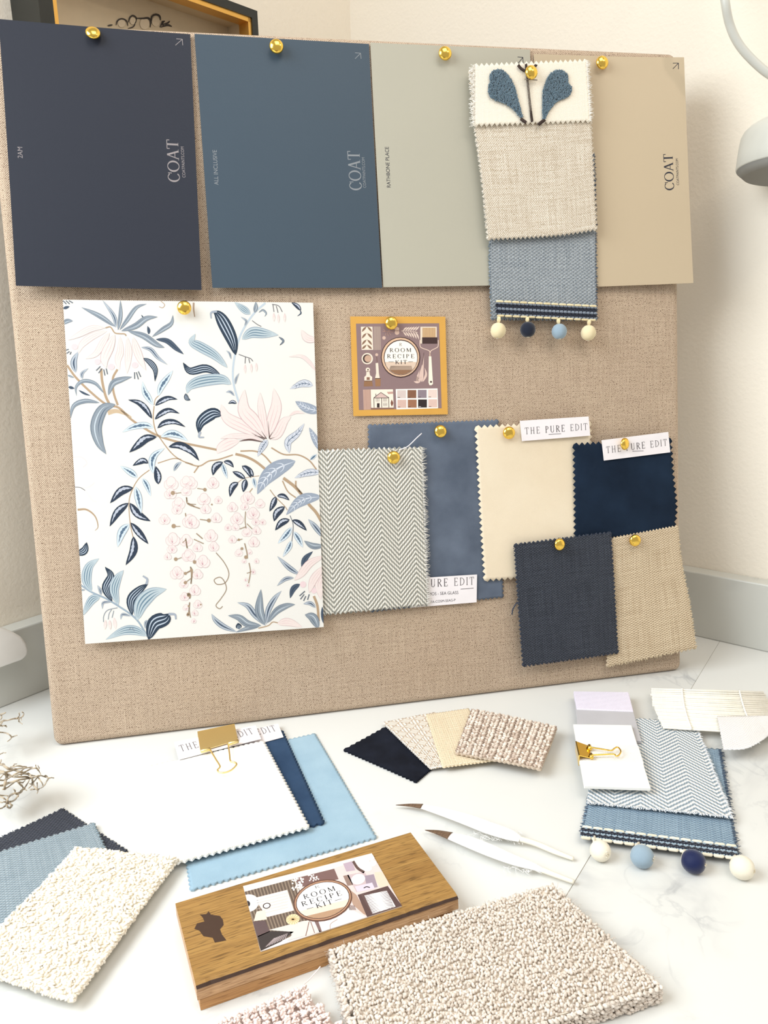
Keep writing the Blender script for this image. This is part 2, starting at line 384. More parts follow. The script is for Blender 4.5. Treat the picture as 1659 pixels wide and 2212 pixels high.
def swatch(name, label, cat, fr, quad, h, mat, group=None, part='fabric', **k):
    group = 'fabric swatches lying on the worktop' if fr is TB else 'fabric swatches pinned to the board'
    c = np.mean([fr.px(p, h) for p in quad], axis=0)
    if fr is TB: c[2] = 0.0
    t = thing(name, c, label, cat, group); o, S, Wd, Hd = cloth(part, fr, quad, h, mat, t, **k); return t, S, Wd, Hd, o
def fray(parent, S, Wd, Hd, side, mat, n=60, ln=.003, r=.00018, seed=1, name='frayed_edge', fr=None, curl=.5):
    fr = fr or BD; g = np.random.default_rng(seed); B = Buf()
    for i in range(n):
        x = (i + g.uniform(0, 1)) / n; e = .0001
        if side in 'lr': s, t = (0, x) if side == 'l' else (1, x); p = S(s, t); q = S(.02, t) if side == 'l' else S(.98, t)
        else: s, t = (x, 0) if side == 'b' else (x, 1); p = S(s, t); q = S(s, .02) if side == 'b' else S(s, .98)
        d = p - q; d = d / np.linalg.norm(d); al = np.cross(d, fr.N) ; L = ln * g.uniform(.4, 1.2)
        p = p - d * .001; k = g.normal(0, .35); up = fr.N * g.uniform(-.2, curl) * .3
        B.tube([p, p + d * L * .5 + al * L * .3 * k + up * L * .5, p + d * L + al * L * k + up * L * .6], [r, r, r * .6], 4)
    return B.mk(name, mat, parent)
# unit blob templates
def ico():
    bm = bmesh.new(); bmesh.ops.create_icosphere(bm, subdivisions=1, radius=1); v = np.array([x.co[:] for x in bm.verts]); f = np.array([[x.index for x in q.verts] for q in bm.faces]); bm.free(); return v, f
ICO = ico()
def blobs(name, C, A, B, N, mat, parent, seed=0, rough=.18, kind=None):
    """C centres (n,3); A,B,N scaled axes (n,3) each"""
    C, A, B, N = (np.asarray(x) for x in (C, A, B, N)); g = np.random.default_rng(seed); n = len(C); v, f = ICO; k = len(v)
    w = v[None] * (1 + g.normal(0, rough, (n, k, 1)))
    V = (C[:, None] + w[..., :1] * A[:, None] + w[..., 1:2] * B[:, None] + w[..., 2:] * N[:, None]).reshape(-1, 3)
    F = (f[None] + (np.arange(n) * k)[:, None, None]).reshape(-1, 3)
    loc = np.array(wloc(parent)) if parent is not None else np.zeros(3)
    me = bpy.data.meshes.new(name); me.vertices.add(len(V)); me.vertices.foreach_set('co', (V - loc).astype(np.float32).ravel())
    me.loops.add(F.size); me.loops.foreach_set('vertex_index', F.astype(np.int32).ravel()); me.polygons.add(len(F))
    me.polygons.foreach_set('loop_start', np.arange(0, F.size, 3, dtype=np.int32)); me.polygons.foreach_set('use_smooth', np.ones(len(F), dtype=bool))
    me.update(calc_edges=True); me.validate(); me.materials.append(mat)
    o = bpy.data.objects.new(name, me); COL.objects.link(o)
    if parent is not None: o.parent = parent; o.location = (0, 0, 0)
    if kind: o['kind'] = kind
    return o
# ================================================================== the room
def cube_uv(o, fr):
    me = o.data; lay = me.uv_layers.get('UVMap') or me.uv_layers.new(name='UVMap'); off = np.array(wloc(o))
    X = [fr.A, fr.B, fr.N]
    for p in me.polygons:
        n = np.array(p.normal); k = int(np.argmax([abs(n @ x) for x in X])); a, b = [(1, 2), (0, 2), (0, 1)][k]
        for li in p.loop_indices:
            q = np.array(me.vertices[me.loops[li].vertex_index].co) + off - fr.O; lay.data[li].uv = (q @ X[a], q @ X[b])
def wallmat(name, c1, c2):
    m, b = newmat(name, .75, 0, .3); o = objc(); n = noise(o, 3.0, 3.0); g = noise(o, 260.0, 3.0)
    out(b, mixc(n, c1, c2), g, .0004); return m
M_wall = wallmat('painted_plaster', (242, 234, 219), (238, 229, 214))
def marble(name, c1=(220, 220, 216), c2=(140, 143, 148), k=1.5):
    m, b = newmat(name, .38, 0, .45); o = objc()
    n = noise(o, 5.0, 6.0, 1.4); v = clamp(1.0 - E.m('ABSOLUTE', n - .5) * 26.0)
    n2 = noise(o, 22.0, 6.0, 1.0); v2 = clamp(1.0 - E.m('ABSOLUTE', n2 - .52) * 34.0); cl = clamp((noise(o, 7.0, 3.0) - .52) * 3.4)
    f = clamp(v * .30 * cl + v2 * .5 * cl + (cl * .16))
    col = mixc(clamp(f * k), c1, c2); out(b, col); return m
M_marble = marble('white_marble')
M_upst = marble('grey_marble', (200, 200, 193), (104, 108, 114), 2.6)
M_seam = plain('joint_filler', (165, 158, 146), .8)
def wbox(fr, a0, a1, b0, b1, d, name, mat, th0=0.0, kind=True):
    B = Buf(); B.box(fr.P(a0, b0, th0), fr.A * (a1 - a0), fr.B * (b1 - b0), fr.N * d)
    o = B.mk(name, mat, smooth=False); return struct(o) if kind else o
cornA = DR + 0.02
def wparts(fr, L, name, mat):
    B = Buf()
    for a0, a1, b0, b1 in L: B.box(fr.P(a0, b0, 0), fr.A * (a1 - a0), fr.B * (b1 - b0), fr.N * -.1)
    return struct(B.mk(name, mat, smooth=False))
wparts(LW, [(-.16, cornA, -.9, 1.9), (-1.6, -1.05, -.9, 1.9), (-1.05, -.16, -.9, .1), (-1.05, -.16, 1.3, 1.9)], 'wall_left', M_wall)
M_gloss = plain('white_gloss_paint', (240, 240, 236), .35)
B = Buf()
for a0, a1, b0, b1 in ((-1.05, -1.0, .1, 1.3), (-.21, -.16, .1, 1.3), (-1.0, -.21, .1, .14), (-1.0, -.21, 1.26, 1.3)): B.box(LW.P(a0, b0, -.09), LW.A * (a1 - a0), LW.B * (b1 - b0), LW.N * .03)
struct(B.mk('window_1', M_gloss, smooth=False))
wbox(RW, -(DL + .02), 2.0, -0.9, 1.9, -0.1, 'wall_right', M_wall)
s = 0.0005
u1 = wbox(LW, -1.6, cornA - .02, 0.0, 0.072, 0.0195, 'trim_1', M_upst, .0005); bevel_obj(u1, .0015, 2)
u2 = wbox(RW, -(DL + .02) + .0, 2.0, 0.0, 0.074, 0.0195, 'trim_2', M_upst, .0005); bevel_obj(u2, .0015, 2)
def prism(fr, poly, z0, z1, name, mat, parent=None, bev=0):
    n = len(poly); B = Buf(); V = [fr.P(p[0], p[1], z0) for p in poly] + [fr.P(p[0], p[1], z1) for p in poly]
    F = [tuple(range(n))[::-1], tuple(range(n, 2 * n))] + [(i, (i + 1) % n, n + (i + 1) % n, n + i) for i in range(n)]
    B.add(V, F, 0, [(p[0], p[1]) for p in poly] * 2); o = B.mk(name, mat, parent, False)
    if bev: bevel_obj(o, bev)
    return o
def ab(a, b): q = a * mL + b * nL; return (q[0], q[1])
JB = -0.395
# slab along the left wall and slab along the right wall, butt-jointed
j0, j1 = TB.to2((1548, 1395)), TB.to2((1243, 1900)); jd = (j1 - j0) / np.linalg.norm(j1 - j0)
jA = j0 - jd * 0.03; jB = j0 + jd * 0.62
wl = prism(TB, [tuple(ab(-1.6, DL + .0195)), tuple(ab(cornA - .0005, DL + .0195)), tuple(ab(DR + .0195, (np.append(jA, 0) @ nL) + .0)), tuple(jB), tuple(ab(-1.6, -.47))][::-1], -.03, 0, 'marble_worktop', M_marble)
tag(wl, 'white marble worktop slab that runs along the left wall under the pinboard', 'worktop')
pr = TB.to2((1548, 1395)); e = .0005
nrm = np.array([-jd[1], jd[0]]); nrm = nrm * (1 if (np.append(nrm, 0) @ nL) < 0 else -1)
wr = prism(TB, [tuple(jA + nrm * .0006), tuple(ab(DR + .0195, -1.9)), tuple(ab(-.12, -1.9)), tuple(jB + nrm * .0006)][::1], -.03, 0, 'marble_worktop', M_marble)
tag(wr, 'white marble worktop slab in front right, beyond the thin joint line', 'worktop')
# make sure both slabs face up
for o in (wl, wr):
    bm = bmesh.new(); bm.from_mesh(o.data); bmesh.ops.recalc_face_normals(bm, faces=bm.faces); bm.to_mesh(o.data); bm.free()
sb = Buf(); sb.box(np.array([*jA, -.012]), np.array([*(jB - jA), 0]), np.array([*(nrm * .0006), 0]), (0, 0, .0117)); struct(sb.mk('trim_3', M_seam, None, False))
M_floor = plain('floor_tile', (170, 160, 150), .6)
struct(prism(TB, [(-3, -3), (3, -3), (3, 3), (-3, 3)], -.95, -.9, 'floor', M_floor))
# ================================================================== linen pinboard
M_linen = weave('natural_linen', (236, 214, 188), (126, 100, 80), .0017, .0017, .12, .9, .0003, .42, c3=(112, 90, 72))
th = .034; tb = th * math.tan(LEAN)
def rb(a, b, n): return BD.P(a, b, n)
B = Buf(); V = [rb(0, 0, 0), rb(BW, 0, 0), rb(BW, BH, 0), rb(0, BH, 0), rb(0, tb, -th), rb(BW, tb, -th), rb(BW, BH, -th), rb(0, BH, -th)]
B.add(V, [(0, 1, 2, 3), (7, 6, 5, 4), (0, 4, 5, 1), (1, 5, 6, 2), (2, 6, 7, 3), (3, 7, 4, 0)])
bo = B.mk('pinboard', M_linen); bevel_obj(bo, .0075, 6); bo.data.polygons.foreach_set('use_smooth', [True] * len(bo.data.polygons)); cube_uv(bo, BD)
tag(bo, 'large square linen covered pinboard leaning back in the corner on the worktop', 'pinboard')
# ================================================================== paint cards
def paintcard(quad, h, col, label, name, txt, logo, sub, arrow, tc, bend, curl=0.004, rough=.42):
    m, b = newmat('paint_card_finish', rough, 0, .35); out(b, mixc(noise(objc(), 9.0, 2.0), col, tuple(v * .97 for v in col)), noise(objc(), 500.0, 2.0), .00005)
    s = Sheet(BD, quad, h, m, .0004, bend)
    if txt: s.sans(txt, txt_p[name][0], txt_p[name][1], tc, 1, 1.15)
    s.serif('COAT', *logo, tc, 1, .02) if logo else None
    if sub: s.sans('COATPAINTS.COM', *sub, tc, 1, 1.2)
    c0, c1, c2, c3 = arrow
    for p, q in ((c0, c1), (c1, c2), (c1, c3)): s.ribbon([p, q], 1.3, tc, 1, sub=2)
    o = s.mk('paint_card'); return tag(o, label, 'paint card', 'paint cards pinned along the top of the board')
txt_p = {'a': ((52, 346), (51, 322)), 'b': ((472, 401), (468, 325)), 'c': ((843, 406), (839, 318))}
cb = lambda k, l=0.0, r=0.0: (lambda s, t: k * (1 - t) ** 2 + l * (1 - s) ** 2 + r * s ** 2)
PALE = (140, 132, 132); DK = (38, 40, 52)
paintcard([(-1, 45), (411, 75), (436, 630), (41, 622)], .0015, (36, 40, 52), 'near black navy paint card with pale lettering, leftmost on the pinboard', 'a', '2AM', ((389, 397), (385, 304), 25), ((401, 386), (397, 319)), ((381, 85), (394, 86), (395, 99), (379, 99)), PALE, cb(.007, .003, .001))
paintcard([(420, 73), (797, 95), (823, 624), (459, 624)], .0015, (62, 77, 90), 'slate blue paint card between the navy card and the grey green card', 'b', 'ALL INCLUSIVE', ((781, 413), (776, 327), 26), ((790, 407), (787, 341)), ((767, 114), (779, 115), (780, 127), (767, 127)), (132, 136, 140), cb(.005))
paintcard([(800, 92), (1145, 107), (1160, 617), (826, 622)], .0015, (178, 174, 158), 'pale grey green paint card behind the left side of the hanging fabrics', 'c', 'RATHBONE PLACE', None, None, ((1118, 123), (1129.5, 124), (1130, 137), (1119, 137)), DK, cb(.004))
paintcard([(1153, 116), (1470, 130), (1486, 615), (1174, 624)], .0015, (196, 178, 150), 'warm cream paint card at the right edge of the pinboard', 'd', None, ((1449, 415), (1446, 336), 19), ((1459, 404), (1457, 347)), ((1447, 142), (1458.5, 142), (1458.5, 155), (1447, 154)), DK, cb(.003, 0, .006))
# ================================================================== wallpaper sample with its printed garden
M_wp, b_ = newmat('wallpaper_base', .6, 0, .3); out(b_, mixc(noise(objc(), 5.0, 2.0), (226, 223, 217), (224, 221, 215)))
wp = Sheet(BD, [(134, 646), (677, 653), (699, 1354), (184, 1391)], .0075, M_wp, .0005, lambda s, t: .0008 * s - .0032 * t, 8)
wp.k = .96
CR = dict(a=(120, 640, 5.53), b=(400, 640, 5.53), c=(120, 1000, 5.53), d=(400, 1000, 5.184))
def cv(c, pts): x, y, k = CR[c]; return [(x + p[0] / k, y + p[1] / k) for p in pts]
NAVY, DEEP, LBL, MID, GRY, TAN, BRN, PIN, PK = (40, 56, 74), (36, 46, 62), (184, 197, 203), (124, 140, 156), (160, 168, 180), (176, 150, 122), (100, 78, 74), (208, 174, 176), (232, 217, 212)
def prof(W_, tip=.85, k=1.0, lo=0.0):
    return lambda t: (W_ * k * max(.03, math.sin(PI * min(1, max(0, t)) ** tip) ** .8), lo)
def leaf(c, st, W_, pts, L=1):
    P = cv(c, pts); w = W_ / CR[c][2]; R = wp.ribbon; hw = w / 2
    def vein(o, wd, col, t0=.12, t1=.88, LL=2):
        C = catmull(P, 6); n = len(C); C = C[int(n * t0):max(int(n * t0) + 3, int(n * t1))]
        R(C, lambda t: (max(.25, wd * math.sin(PI * min(.98, max(.04, t)))), o * w * math.sin(PI * (t0 + (t1 - t0) * t))), col, L + LL, sub=1)
    if st == 'D': R(P, prof(w), NAVY, L); [vein(o, w * .09, (184, 196, 210), .1, .85) for o in (-.25, 0, .25)]
    elif st == 'd': R(P, prof(w), (70, 84, 102), L); vein(0, w * .12, NAVY)
    elif st == 'L': R(P, prof(w), (150, 166, 180), L); R(P, prof(w, k=.84), LBL, L + 1); [vein(o, w * .10, (104, 130, 148), .08, .86, 2) for o in (-.22, .02, .26)]
    elif st == 'G': R(P, prof(w), (116, 128, 140), L); R(P, prof(w, k=.8), (138, 148, 158), L + 1); vein(.12, w * .10, (196, 206, 214)); vein(-.2, w * .08, (88, 104, 122), .1, .7)
    elif st == 'S': R(P, prof(w), (104, 118, 134), L); R(P, prof(w, k=.8), (176, 184, 194), L + 1); vein(0, w * .26, (66, 82, 102), .08, .8)
    elif st in 'JK':
        A_, B_ = ((42, 54, 72), (184, 190, 204)) if st == 'J' else ((206, 218, 226), (88, 110, 132))
        if st == 'K': R(P, prof(w), (138, 152, 168), L); R(P, prof(w, k=.86), A_, L + 1)
        else: R(P, prof(w), A_, L)
        C = catmull(P, 7); n = len(C)
        def jag(t): q = (t * 6) % 1; a = math.sin(PI * t); return (w * (.14 + .34 * (1 - q)) * a + .2, w * (.16 if st == 'J' else .0) * a)
        R(C[int(n * .1):int(n * .9)], jag, B_, L + 2, sub=1)
    elif st in 'Vv':
        R(P, prof(w, .8), (146, 156, 172) if st == 'V' else (120, 130, 146), L); R(P, prof(w, .8, .88), (150, 160, 176) if st == 'V' else (206, 210, 220), L + 1)
        vc = (216, 221, 230) if st == 'V' else (92, 108, 130); vein(0, w * .1, vc, .02, .95)
        C = catmull(P, 8); n = len(C)
        for i in range(1, 6):
            q = C[int(n * (.1 + .13 * i))]; t = C[min(n - 1, int(n * (.1 + .13 * i)) + 2)] - q; t = t / (np.linalg.norm(t) + 1e-6); nr = np.array([-t[1], t[0]])
            for sg in (-1, 1): R([q, q + t * w * .16 + nr * sg * w * .2, q + t * w * .42 + nr * sg * w * .3], lambda x: (w * .06 * (1.2 - x), 0), vc, L + 2, sub=3)
    elif st == 'P': R(P, prof(w, .9), PIN, L); R(P, prof(w, .9, .90), PK, L + 1); [vein(o, max(.35, w * .035), (218, 176, 180), .1, .7) for o in (-.16, .14)]
def tan(c, W_, pts, col=TAN, L=1, taper=.0): w = W_ / CR[c][2]; wp.ribbon(cv(c, pts), lambda t: (max(.3, w * (1 - taper * t)), 0), col, L)
def dot(c, p, r, col, L=2, ry=None): q = cv(c, [p])[0]; k = CR[c][2]; wp.disc(q, r / k, (ry or r) / k, col, L, 12)
def bloom(c, x, y, r, L=3):
    q = cv(c, [(x, y)])[0]; k = r * .92 / CR[c][2]; L = L + (int(x + y) % 9) * .27; a = (x * 7 + y * 3) % 6
    for j, (dx, dy, m, rt) in enumerate(((-.38, .12, .8, -.5), (.38, .12, .8, .5), (0, -.16, .92, 0))):
        c_ = (q[0] + dx * k * 1.05, q[1] + dy * k * 1.4); wp.disc(c_, k * m * .72, k * m * .86, (208, 176, 178), L + j * .09, 16, .93, rt); wp.disc(c_, k * m * .67, k * m * .80, (232, 220, 216), L + j * .09 + .04, 16, 0, rt)
    for j in range(4): wp.ribbon([(q[0], q[1] + k * .35), (q[0] + k * .5 * math.cos(a + j * .8), q[1] - k * .1 + k * .5 * math.sin(a + j * .8))], lambda t: (.8 * (1 - t) + .3, 0), (208, 160, 168), L + 2, sub=2)
tan('a', 26, [(130, 820), (230, 960), (400, 1130), (600, 1290), (750, 1330), (900, 1470), (1080, 1590), (1220, 1665), (1420, 1730), (1659, 1780), (1930, 1835)]); tan('b', 30, [(600, 1885), (720, 1915), (850, 1980), (1010, 2110)])
tan('d', 34, [(1100, 170), (1220, 260), (1310, 360), (1390, 470), (1470, 560), (1545, 690)]); tan('d', 18, [(1240, 200), (1245, 270), (1310, 350)]); tan('d', 14, [(1090, 200), (1150, 320), (1240, 390)])
tan('b', 16, [(0, 1985), (160, 2030), (280, 1970), (400, 1950), (570, 1895)]); tan('b', 18, [(660, 1850), (830, 1850), (940, 1900), (1040, 2010)]); tan('b', 17, [(1030, 1810), (1180, 1890), (1350, 1895), (1480, 1960), (1570, 2070)]); tan('b', 16, [(160, 2030), (105, 2110)])
tan('a', 13, [(1175, 1310), (1165, 1450), (1190, 1600), (1250, 1700), (1380, 1870), (1500, 1960), (1640, 2010)]); tan('a', 12, [(1220, 1995), (1400, 1940), (1500, 1950)]); tan('a', 10, [(1175, 1300), (1190, 1230), (1235, 1180)])
tan('a', 30, [(540, 860), (550, 1000), (590, 1180), (640, 1290)]); tan('a', 26, [(735, 870), (680, 980), (690, 1150), (740, 1300)]); tan('a', 8, [(1255, 50), (1300, 95), (1275, 132), (1235, 118)]); tan('a', 60, [(620, 1390), (720, 1370), (820, 1400), (900, 1450)], (200, 176, 146), 1, .6)
tan('c', 11, [(1120, 85), (1000, 180), (920, 310), (875, 470), (890, 720), (925, 890)]); tan('c', 26, [(260, 560), (370, 560), (470, 640), (505, 760), (470, 810)], TAN, 1, .8); tan('c', 7, [(215, 290), (290, 295), (350, 330)], (100, 96, 100))
tan('c', 13, [(320, 295), (400, 280), (455, 235)], (244, 222, 220)); tan('c', 8, [(350, 330), (430, 440), (490, 465)], (244, 222, 220)); tan('a', 14, [(200, 1920), (300, 1920), (370, 1990), (320, 2040)], (236, 216, 216))
tan('d', 11, [(345, 1005), (440, 1120), (490, 1240), (450, 1340), (360, 1360), (325, 1310), (390, 1280), (440, 1330), (460, 1420), (400, 1520), (345, 1595), (385, 1632), (420, 1605)], (158, 140, 120))
tan('d', 7, [(590, 220), (670, 170), (830, 145)]); tan('d', 12, [(720, 330), (755, 285)]); tan('d', 10, [(950, 300), (1010, 380), (1110, 480), (1145, 530)]); tan('d', 8, [(1175, 590), (1210, 700), (1195, 880)], (90, 96, 108)); tan('d', 28, [(1440, 1490), (1480, 1600), (1495, 1770)]); tan('d', 12, [(820, 1850), (930, 1820), (980, 1780), (1040, 1790)])
tan('b', 22, [(100, 70), (100, 150), (112, 240)], (166, 142, 122), 1, .5)
LS = (188, 200, 210)
tan('b', 24, [(960, 75), (850, 170), (770, 270), (690, 400), (640, 520), (590, 720), (570, 900), (580, 1050), (620, 1200), (655, 1300)], LS); tan('c', 22, [(300, 1460), (430, 1545), (600, 1620), (750, 1710), (900, 1810), (1000, 1910), (1095, 2070)], (150, 166, 180))
LEAVES = """
a G 52 710,360 520,230 300,125
a S 46 715,370 690,230 555,40
a G 44 740,400 770,230 770,40
a G 46 760,400 850,280 960,130 1085,85
a d 16 1060,270 1018,215
a G 66 780,410 950,350 1080,260 1215,240
a d 36 1110,450 1110,400 1095,350
a G 50 1150,480 1280,390 1380,320 1400,220
a G 66 860,410 1050,470 1200,570 1300,610
a d 62 1195,510 1330,530 1440,620 1530,690
a S 46 1020,605 1130,630 1220,730 1335,815
a D 58 1045,735 1130,790 1190,880 1185,1015
a S 70 235,910 210,780 265,655
a S 36 315,985 310,920 385,858
a G 66 625,1180 680,1040 790,990 910,960
a G 40 575,1160 470,1040 330,1010 240,1080 245,1190
a d 24 270,1120 340,1160 410,1185
a G 20 135,940 215,970
a d 34 145,1080 220,1100
a G 50 520,1270 350,1250 210,1310 165,1480
a G 125 710,1290 560,1350 480,1550 520,1750 600,1885
a G 50 70,330 130,290 200,290
a d 34 80,140 160,115
a P 58 590,370 430,380 280,450 140,520
a P 66 610,410 440,470 310,570 265,680
a P 60 640,430 570,530 480,680 350,745
a P 92 700,450 640,590 580,740 600,850
a P 66 765,470 770,650 740,760 760,880
a P 62 850,480 870,640 860,780 850,920
a P 70 920,480 960,620 1010,750 1075,880
a K 66 1165,1300 1100,1200 1060,1130 1035,1015
a K 70 1225,1190 1260,1080 1330,980 1400,885
a J 62 1150,1460 1080,1350 990,1270 865,1235
a J 56 1190,1305 1260,1250 1350,1215 1455,1230
a J 56 1185,1470 1260,1400 1360,1360 1480,1400
a J 56 1215,1575 1300,1510 1420,1500 1550,1560
a K 66 1170,1570 1070,1540 930,1560 790,1625
a K 74 1255,1680 1370,1640 1470,1660 1585,1730
a J 84 1205,1680 1080,1700 980,1780 880,1865
a J 76 1350,1800 1480,1780 1620,1850 1715,1965
a J 60 1105,1995 1050,1965 990,1985 920,2025
a K 72 1165,2120 1150,1980 1190,1890 1300,1815
a S 44 1410,2090 1450,2020 1505,1980
b L 70 780,210 700,150 590,65
b G 46 830,190 845,130 845,60
b D 130 605,700 560,520 470,330 400,220 335,172
b L 110 680,510 800,430 950,440 1115,460
b L 100 505,850 350,700 180,600 80,540 120,445
b D 84 425,940 250,860 60,890 -28,790
b L 115 550,1050 430,990 200,1010 60,1070 20,1160
b D 44 5,1160 15,1215 60,1240
b D 120 440,1420 330,1400 190,1500 160,1640
b J 36 615,1280 565,1260 515,1282
b S 26 710,350 730,290 665,240
b G 22 880,190 930,160 970,200 950,240
b S 24 550,750 530,680 490,645
b S 26 600,1050 610,980 645,915
b S 30 590,1190 540,1140 485,1145
b D 22 1120,480 1175,530 1130,585
b J 44 1385,165 1340,110 1270,65
b d 16 1375,160 1385,200 1340,235
b P 34 1570,900 1490,790 1390,715 1240,720
b P 66 1590,520 1460,500 1390,400
b P 110 950,1690 700,1560 500,1450 430,1290
b P 70 970,1690 935,1500 905,1300 895,1150
b P 130 960,1690 820,1500 700,1350 710,1115
b P 110 990,1680 1040,1500 1090,1300 1060,1100
b P 84 1000,1700 1100,1650 1180,1500 1265,1440
b P 50 920,1720 750,1680 560,1670 420,1700
b P 96 650,1730 540,1750 430,1810 385,1880
b P 26 1240,1430 1330,1385 1430,1400
b v 78 985,1715 930,1790 865,1915
b v 84 1530,1065 1410,1040 1252,1105
b V 110 1620,1380 1450,1330 1318,1255
b v 84 1245,1870 1230,1740 1340,1640 1425,1520
b V 74 1620,1850 1550,1700 1484,1568
b K 34 1495,1955 1575,1885
b J 70 450,1980 360,2040 330,2140
b J 48 460,1975 530,1990 580,2045
b K 46 440,1990 470,2080 505,2180
b J 58 680,2030 740,2070 785,2170
d V 165 1235,-20 1040,60 900,180 808,350
d v 74 1520,105 1380,110 1225,168
d J 50 675,178 600,130 530,98
d J 56 765,155 710,80 635,32
d J 62 595,220 530,270 500,380
d J 58 678,182 665,250 650,328
d K 38 765,165 775,220 792,285
d J 56 1015,378 990,450 945,545
d J 44 1030,370 1100,370 1168,418
d J 70 1115,490 1030,560 995,655
d J 64 1170,635 1080,670 1008,755
d J 54 1200,640 1280,680 1362,758
d K 60 1195,720 1130,810 1038,902
d K 56 1215,770 1270,850 1318,948
d K 50 1190,870 1160,950 1093,1052
d V 120 1520,378 1360,400 1250,460 1132,582
d S 56 1550,840 1460,720 1378,630
d G 60 1550,930 1430,930 1332,872
d d 60 1318,1205 1340,1080 1430,990
d S 54 1280,1250 1160,1170 1032,1045
d S 40 1215,1285 1120,1300 1028,1377
d d 60 1285,1355 1210,1410 1175,1515
d P 66 1560,1040 1400,1120 1300,1240 1222,1315
d P 66 1560,1150 1440,1300 1388,1455
d P 76 1570,1250 1500,1350 1520,1530
d S 42 1460,1620 1400,1570 1322,1577
d G 88 1490,1850 1430,1730 1340,1698
d d 40 1552,1800 1540,1700 1533,1608
d S 62 900,1820 780,1700 700,1600 585,1562
d G 88 890,1810 830,1650 848,1415
d S 60 905,1810 930,1650 1000,1520 1078,1432
d G 66 920,1790 1020,1660 1130,1600 1230,1583
d G 72 850,1820 700,1800 600,1730 482,1708
d S 58 575,1890 430,1830 340,1760 295,1690
d G 40 830,1830 700,1850 565,1895
d D 56 605,1860 592,1790
d P 66 1030,1800 1150,1780 1310,1835
c K 66 975,175 890,110 770,38
c J 74 1225,255 1218,150 1195,40
c K 56 1035,185 1090,270 1137,402
c J 84 925,298 780,340 650,482
c K 74 955,285 990,430 1022,605
c J 78 870,480 740,590 645,760
c J 78 885,480 980,610 1132,697
c K 84 880,730 790,830 740,1008
c J 70 895,715 1000,840 1108,970
c J 80 930,880 930,1050 838,1222
c D 76 240,1090 340,1050 370,950
c L 100 430,1540 370,1400 400,1240 518,1143
c D 84 675,1655 600,1500 660,1350 590,1243
c L 96 750,1700 700,1520 740,1380 812,1283
c D 92 915,1820 900,1640 1000,1520 1105,1445
c L 140 975,1880 1020,1690 1150,1560 1325,1508
c D 150 1110,2110 1180,1920 1310,1860 1355,1800
c L 96 1095,2065 950,2000 800,2010 600,2110
c S 36 545,1580 530,1520 500,1462
c S 28 670,1660 570,1670 558,1745
c S 32 900,1830 800,1810 778,1872
c S 32 1070,1980 1080,1900 1138,1888
c L 84 530,1605 430,1640 320,1830
c G 18 290,1520 355,1518
c P 26 600,1880 590,1990
c P 26 645,1880 655,1990
c P 32 700,1850 720,1985"""
for k, ln in enumerate(LEAVES.strip().split('\n')):
    c, st, w_, *ps = ln.split(); leaf(c, st, float(w_) * dict(P=1.34, D=1.22, L=1.22, J=1.2, K=1.2, G=1.15, S=1.1).get(st, 1.08), [tuple(float(v) for v in p.split(',')) for p in ps], 2 + (k % 3) * 3 + ((k % 9) * .3 if st == 'P' else 0))
for p in [(220, 600, 40), (495, 780, 38), (660, 840, 42), (945, 820, 40)]: dot('a', p[:2], p[2], (230, 206, 208), 5, p[2] * .9)
for p in [(1320, 1360, 36), (1440, 1430, 32)]: dot('d', p[:2], p[2], (230, 206, 208), 5)
for c, a_, q_ in [('a', (150, 630), (115, 640)), ('a', (160, 655), (125, 680)), ('a', (180, 660), (165, 692)), ('a', (530, 835), (480, 885)), ('a', (550, 860), (508, 915)), ('a', (570, 870), (586, 945)), ('a', (600, 860), (616, 930)), ('a', (940, 905), (942, 985)), ('a', (962, 905), (986, 990)), ('a', (985, 895), (1015, 962)), ('d', (1340, 1435), (1280, 1488)), ('d', (1332, 1470), (1290, 1525)), ('d', (1350, 1490), (1325, 1543)), ('d', (1388, 1470), (1370, 1532)), ('a', (80, 45), (120, 85)), ('a', (115, 45), (160, 85)), ('a', (150, 45), (198, 72))]: tan(c, 12, [a_, q_], (96, 104, 114), 8)
for p in [[(590, 372), (650, 362), (700, 430), (760, 442), (820, 445), (838, 468)]]: tan('a', 14, p, TAN, 9)
for p in [[(380, 175), (310, 190), (310, 260)], [(180, 1620), (165, 1680), (225, 1685)]]: tan('b', 30, p, GRY, 9, .5)
for p in [[(1085, 1450), (1095, 1390), (1042, 1350)], [(1350, 1805), (1425, 1810), (1438, 1868)]]: tan('c', 32, p, GRY, 9, .4)
for p in [[(640, 690), (720, 720), (780, 740), (810, 775)], [(720, 720), (715, 800)], [(760, 740), (772, 795)], [(1040, 90), (1120, 110), (1162, 182)], [(1050, 95), (1062, 182)], [(1090, 110), (1112, 192)], [(800, 285), (860, 330), (910, 356)]]: tan('b', 8, p, (106, 104, 110), 8)
for p in [[(740, 1730), (620, 1760), (575, 1830), (572, 1900)], [(670, 1750), (640, 1800), (628, 1870)], [(695, 1765), (675, 1850)], [(870, 2000), (910, 1965), (940, 2010)]]: tan('c', 8, p, (130, 140, 152), 8)
for x, y in [(1060, 240), (1115, 255), (1190, 245), (715, 860), (790, 850), (850, 840)]: leaf('b', 'P', 28, [(x, y - 45), (x + 4, y + 60)], 6)
for p, q_ in [((945, 1710), (795, 1635)), ((950, 1700), (830, 1600)), ((965, 1690), (910, 1610)), ((975, 1700), (830, 1660)), ((1008, 1700), (988, 1490)), ((1003, 1695), (1045, 1620)), ((1010, 1705), (1070, 1685))]: wp.ribbon(cv('b', [q_, p]), lambda t: (.4 + 1.6 * t, 0), BRN, 12, sub=2)
wp.ribbon(cv('b', [(650, 1730), (780, 1712), (930, 1742)]), lambda t: (.8 + 3.2 * math.sin(PI * min(.95, t)), 0), BRN, 12)
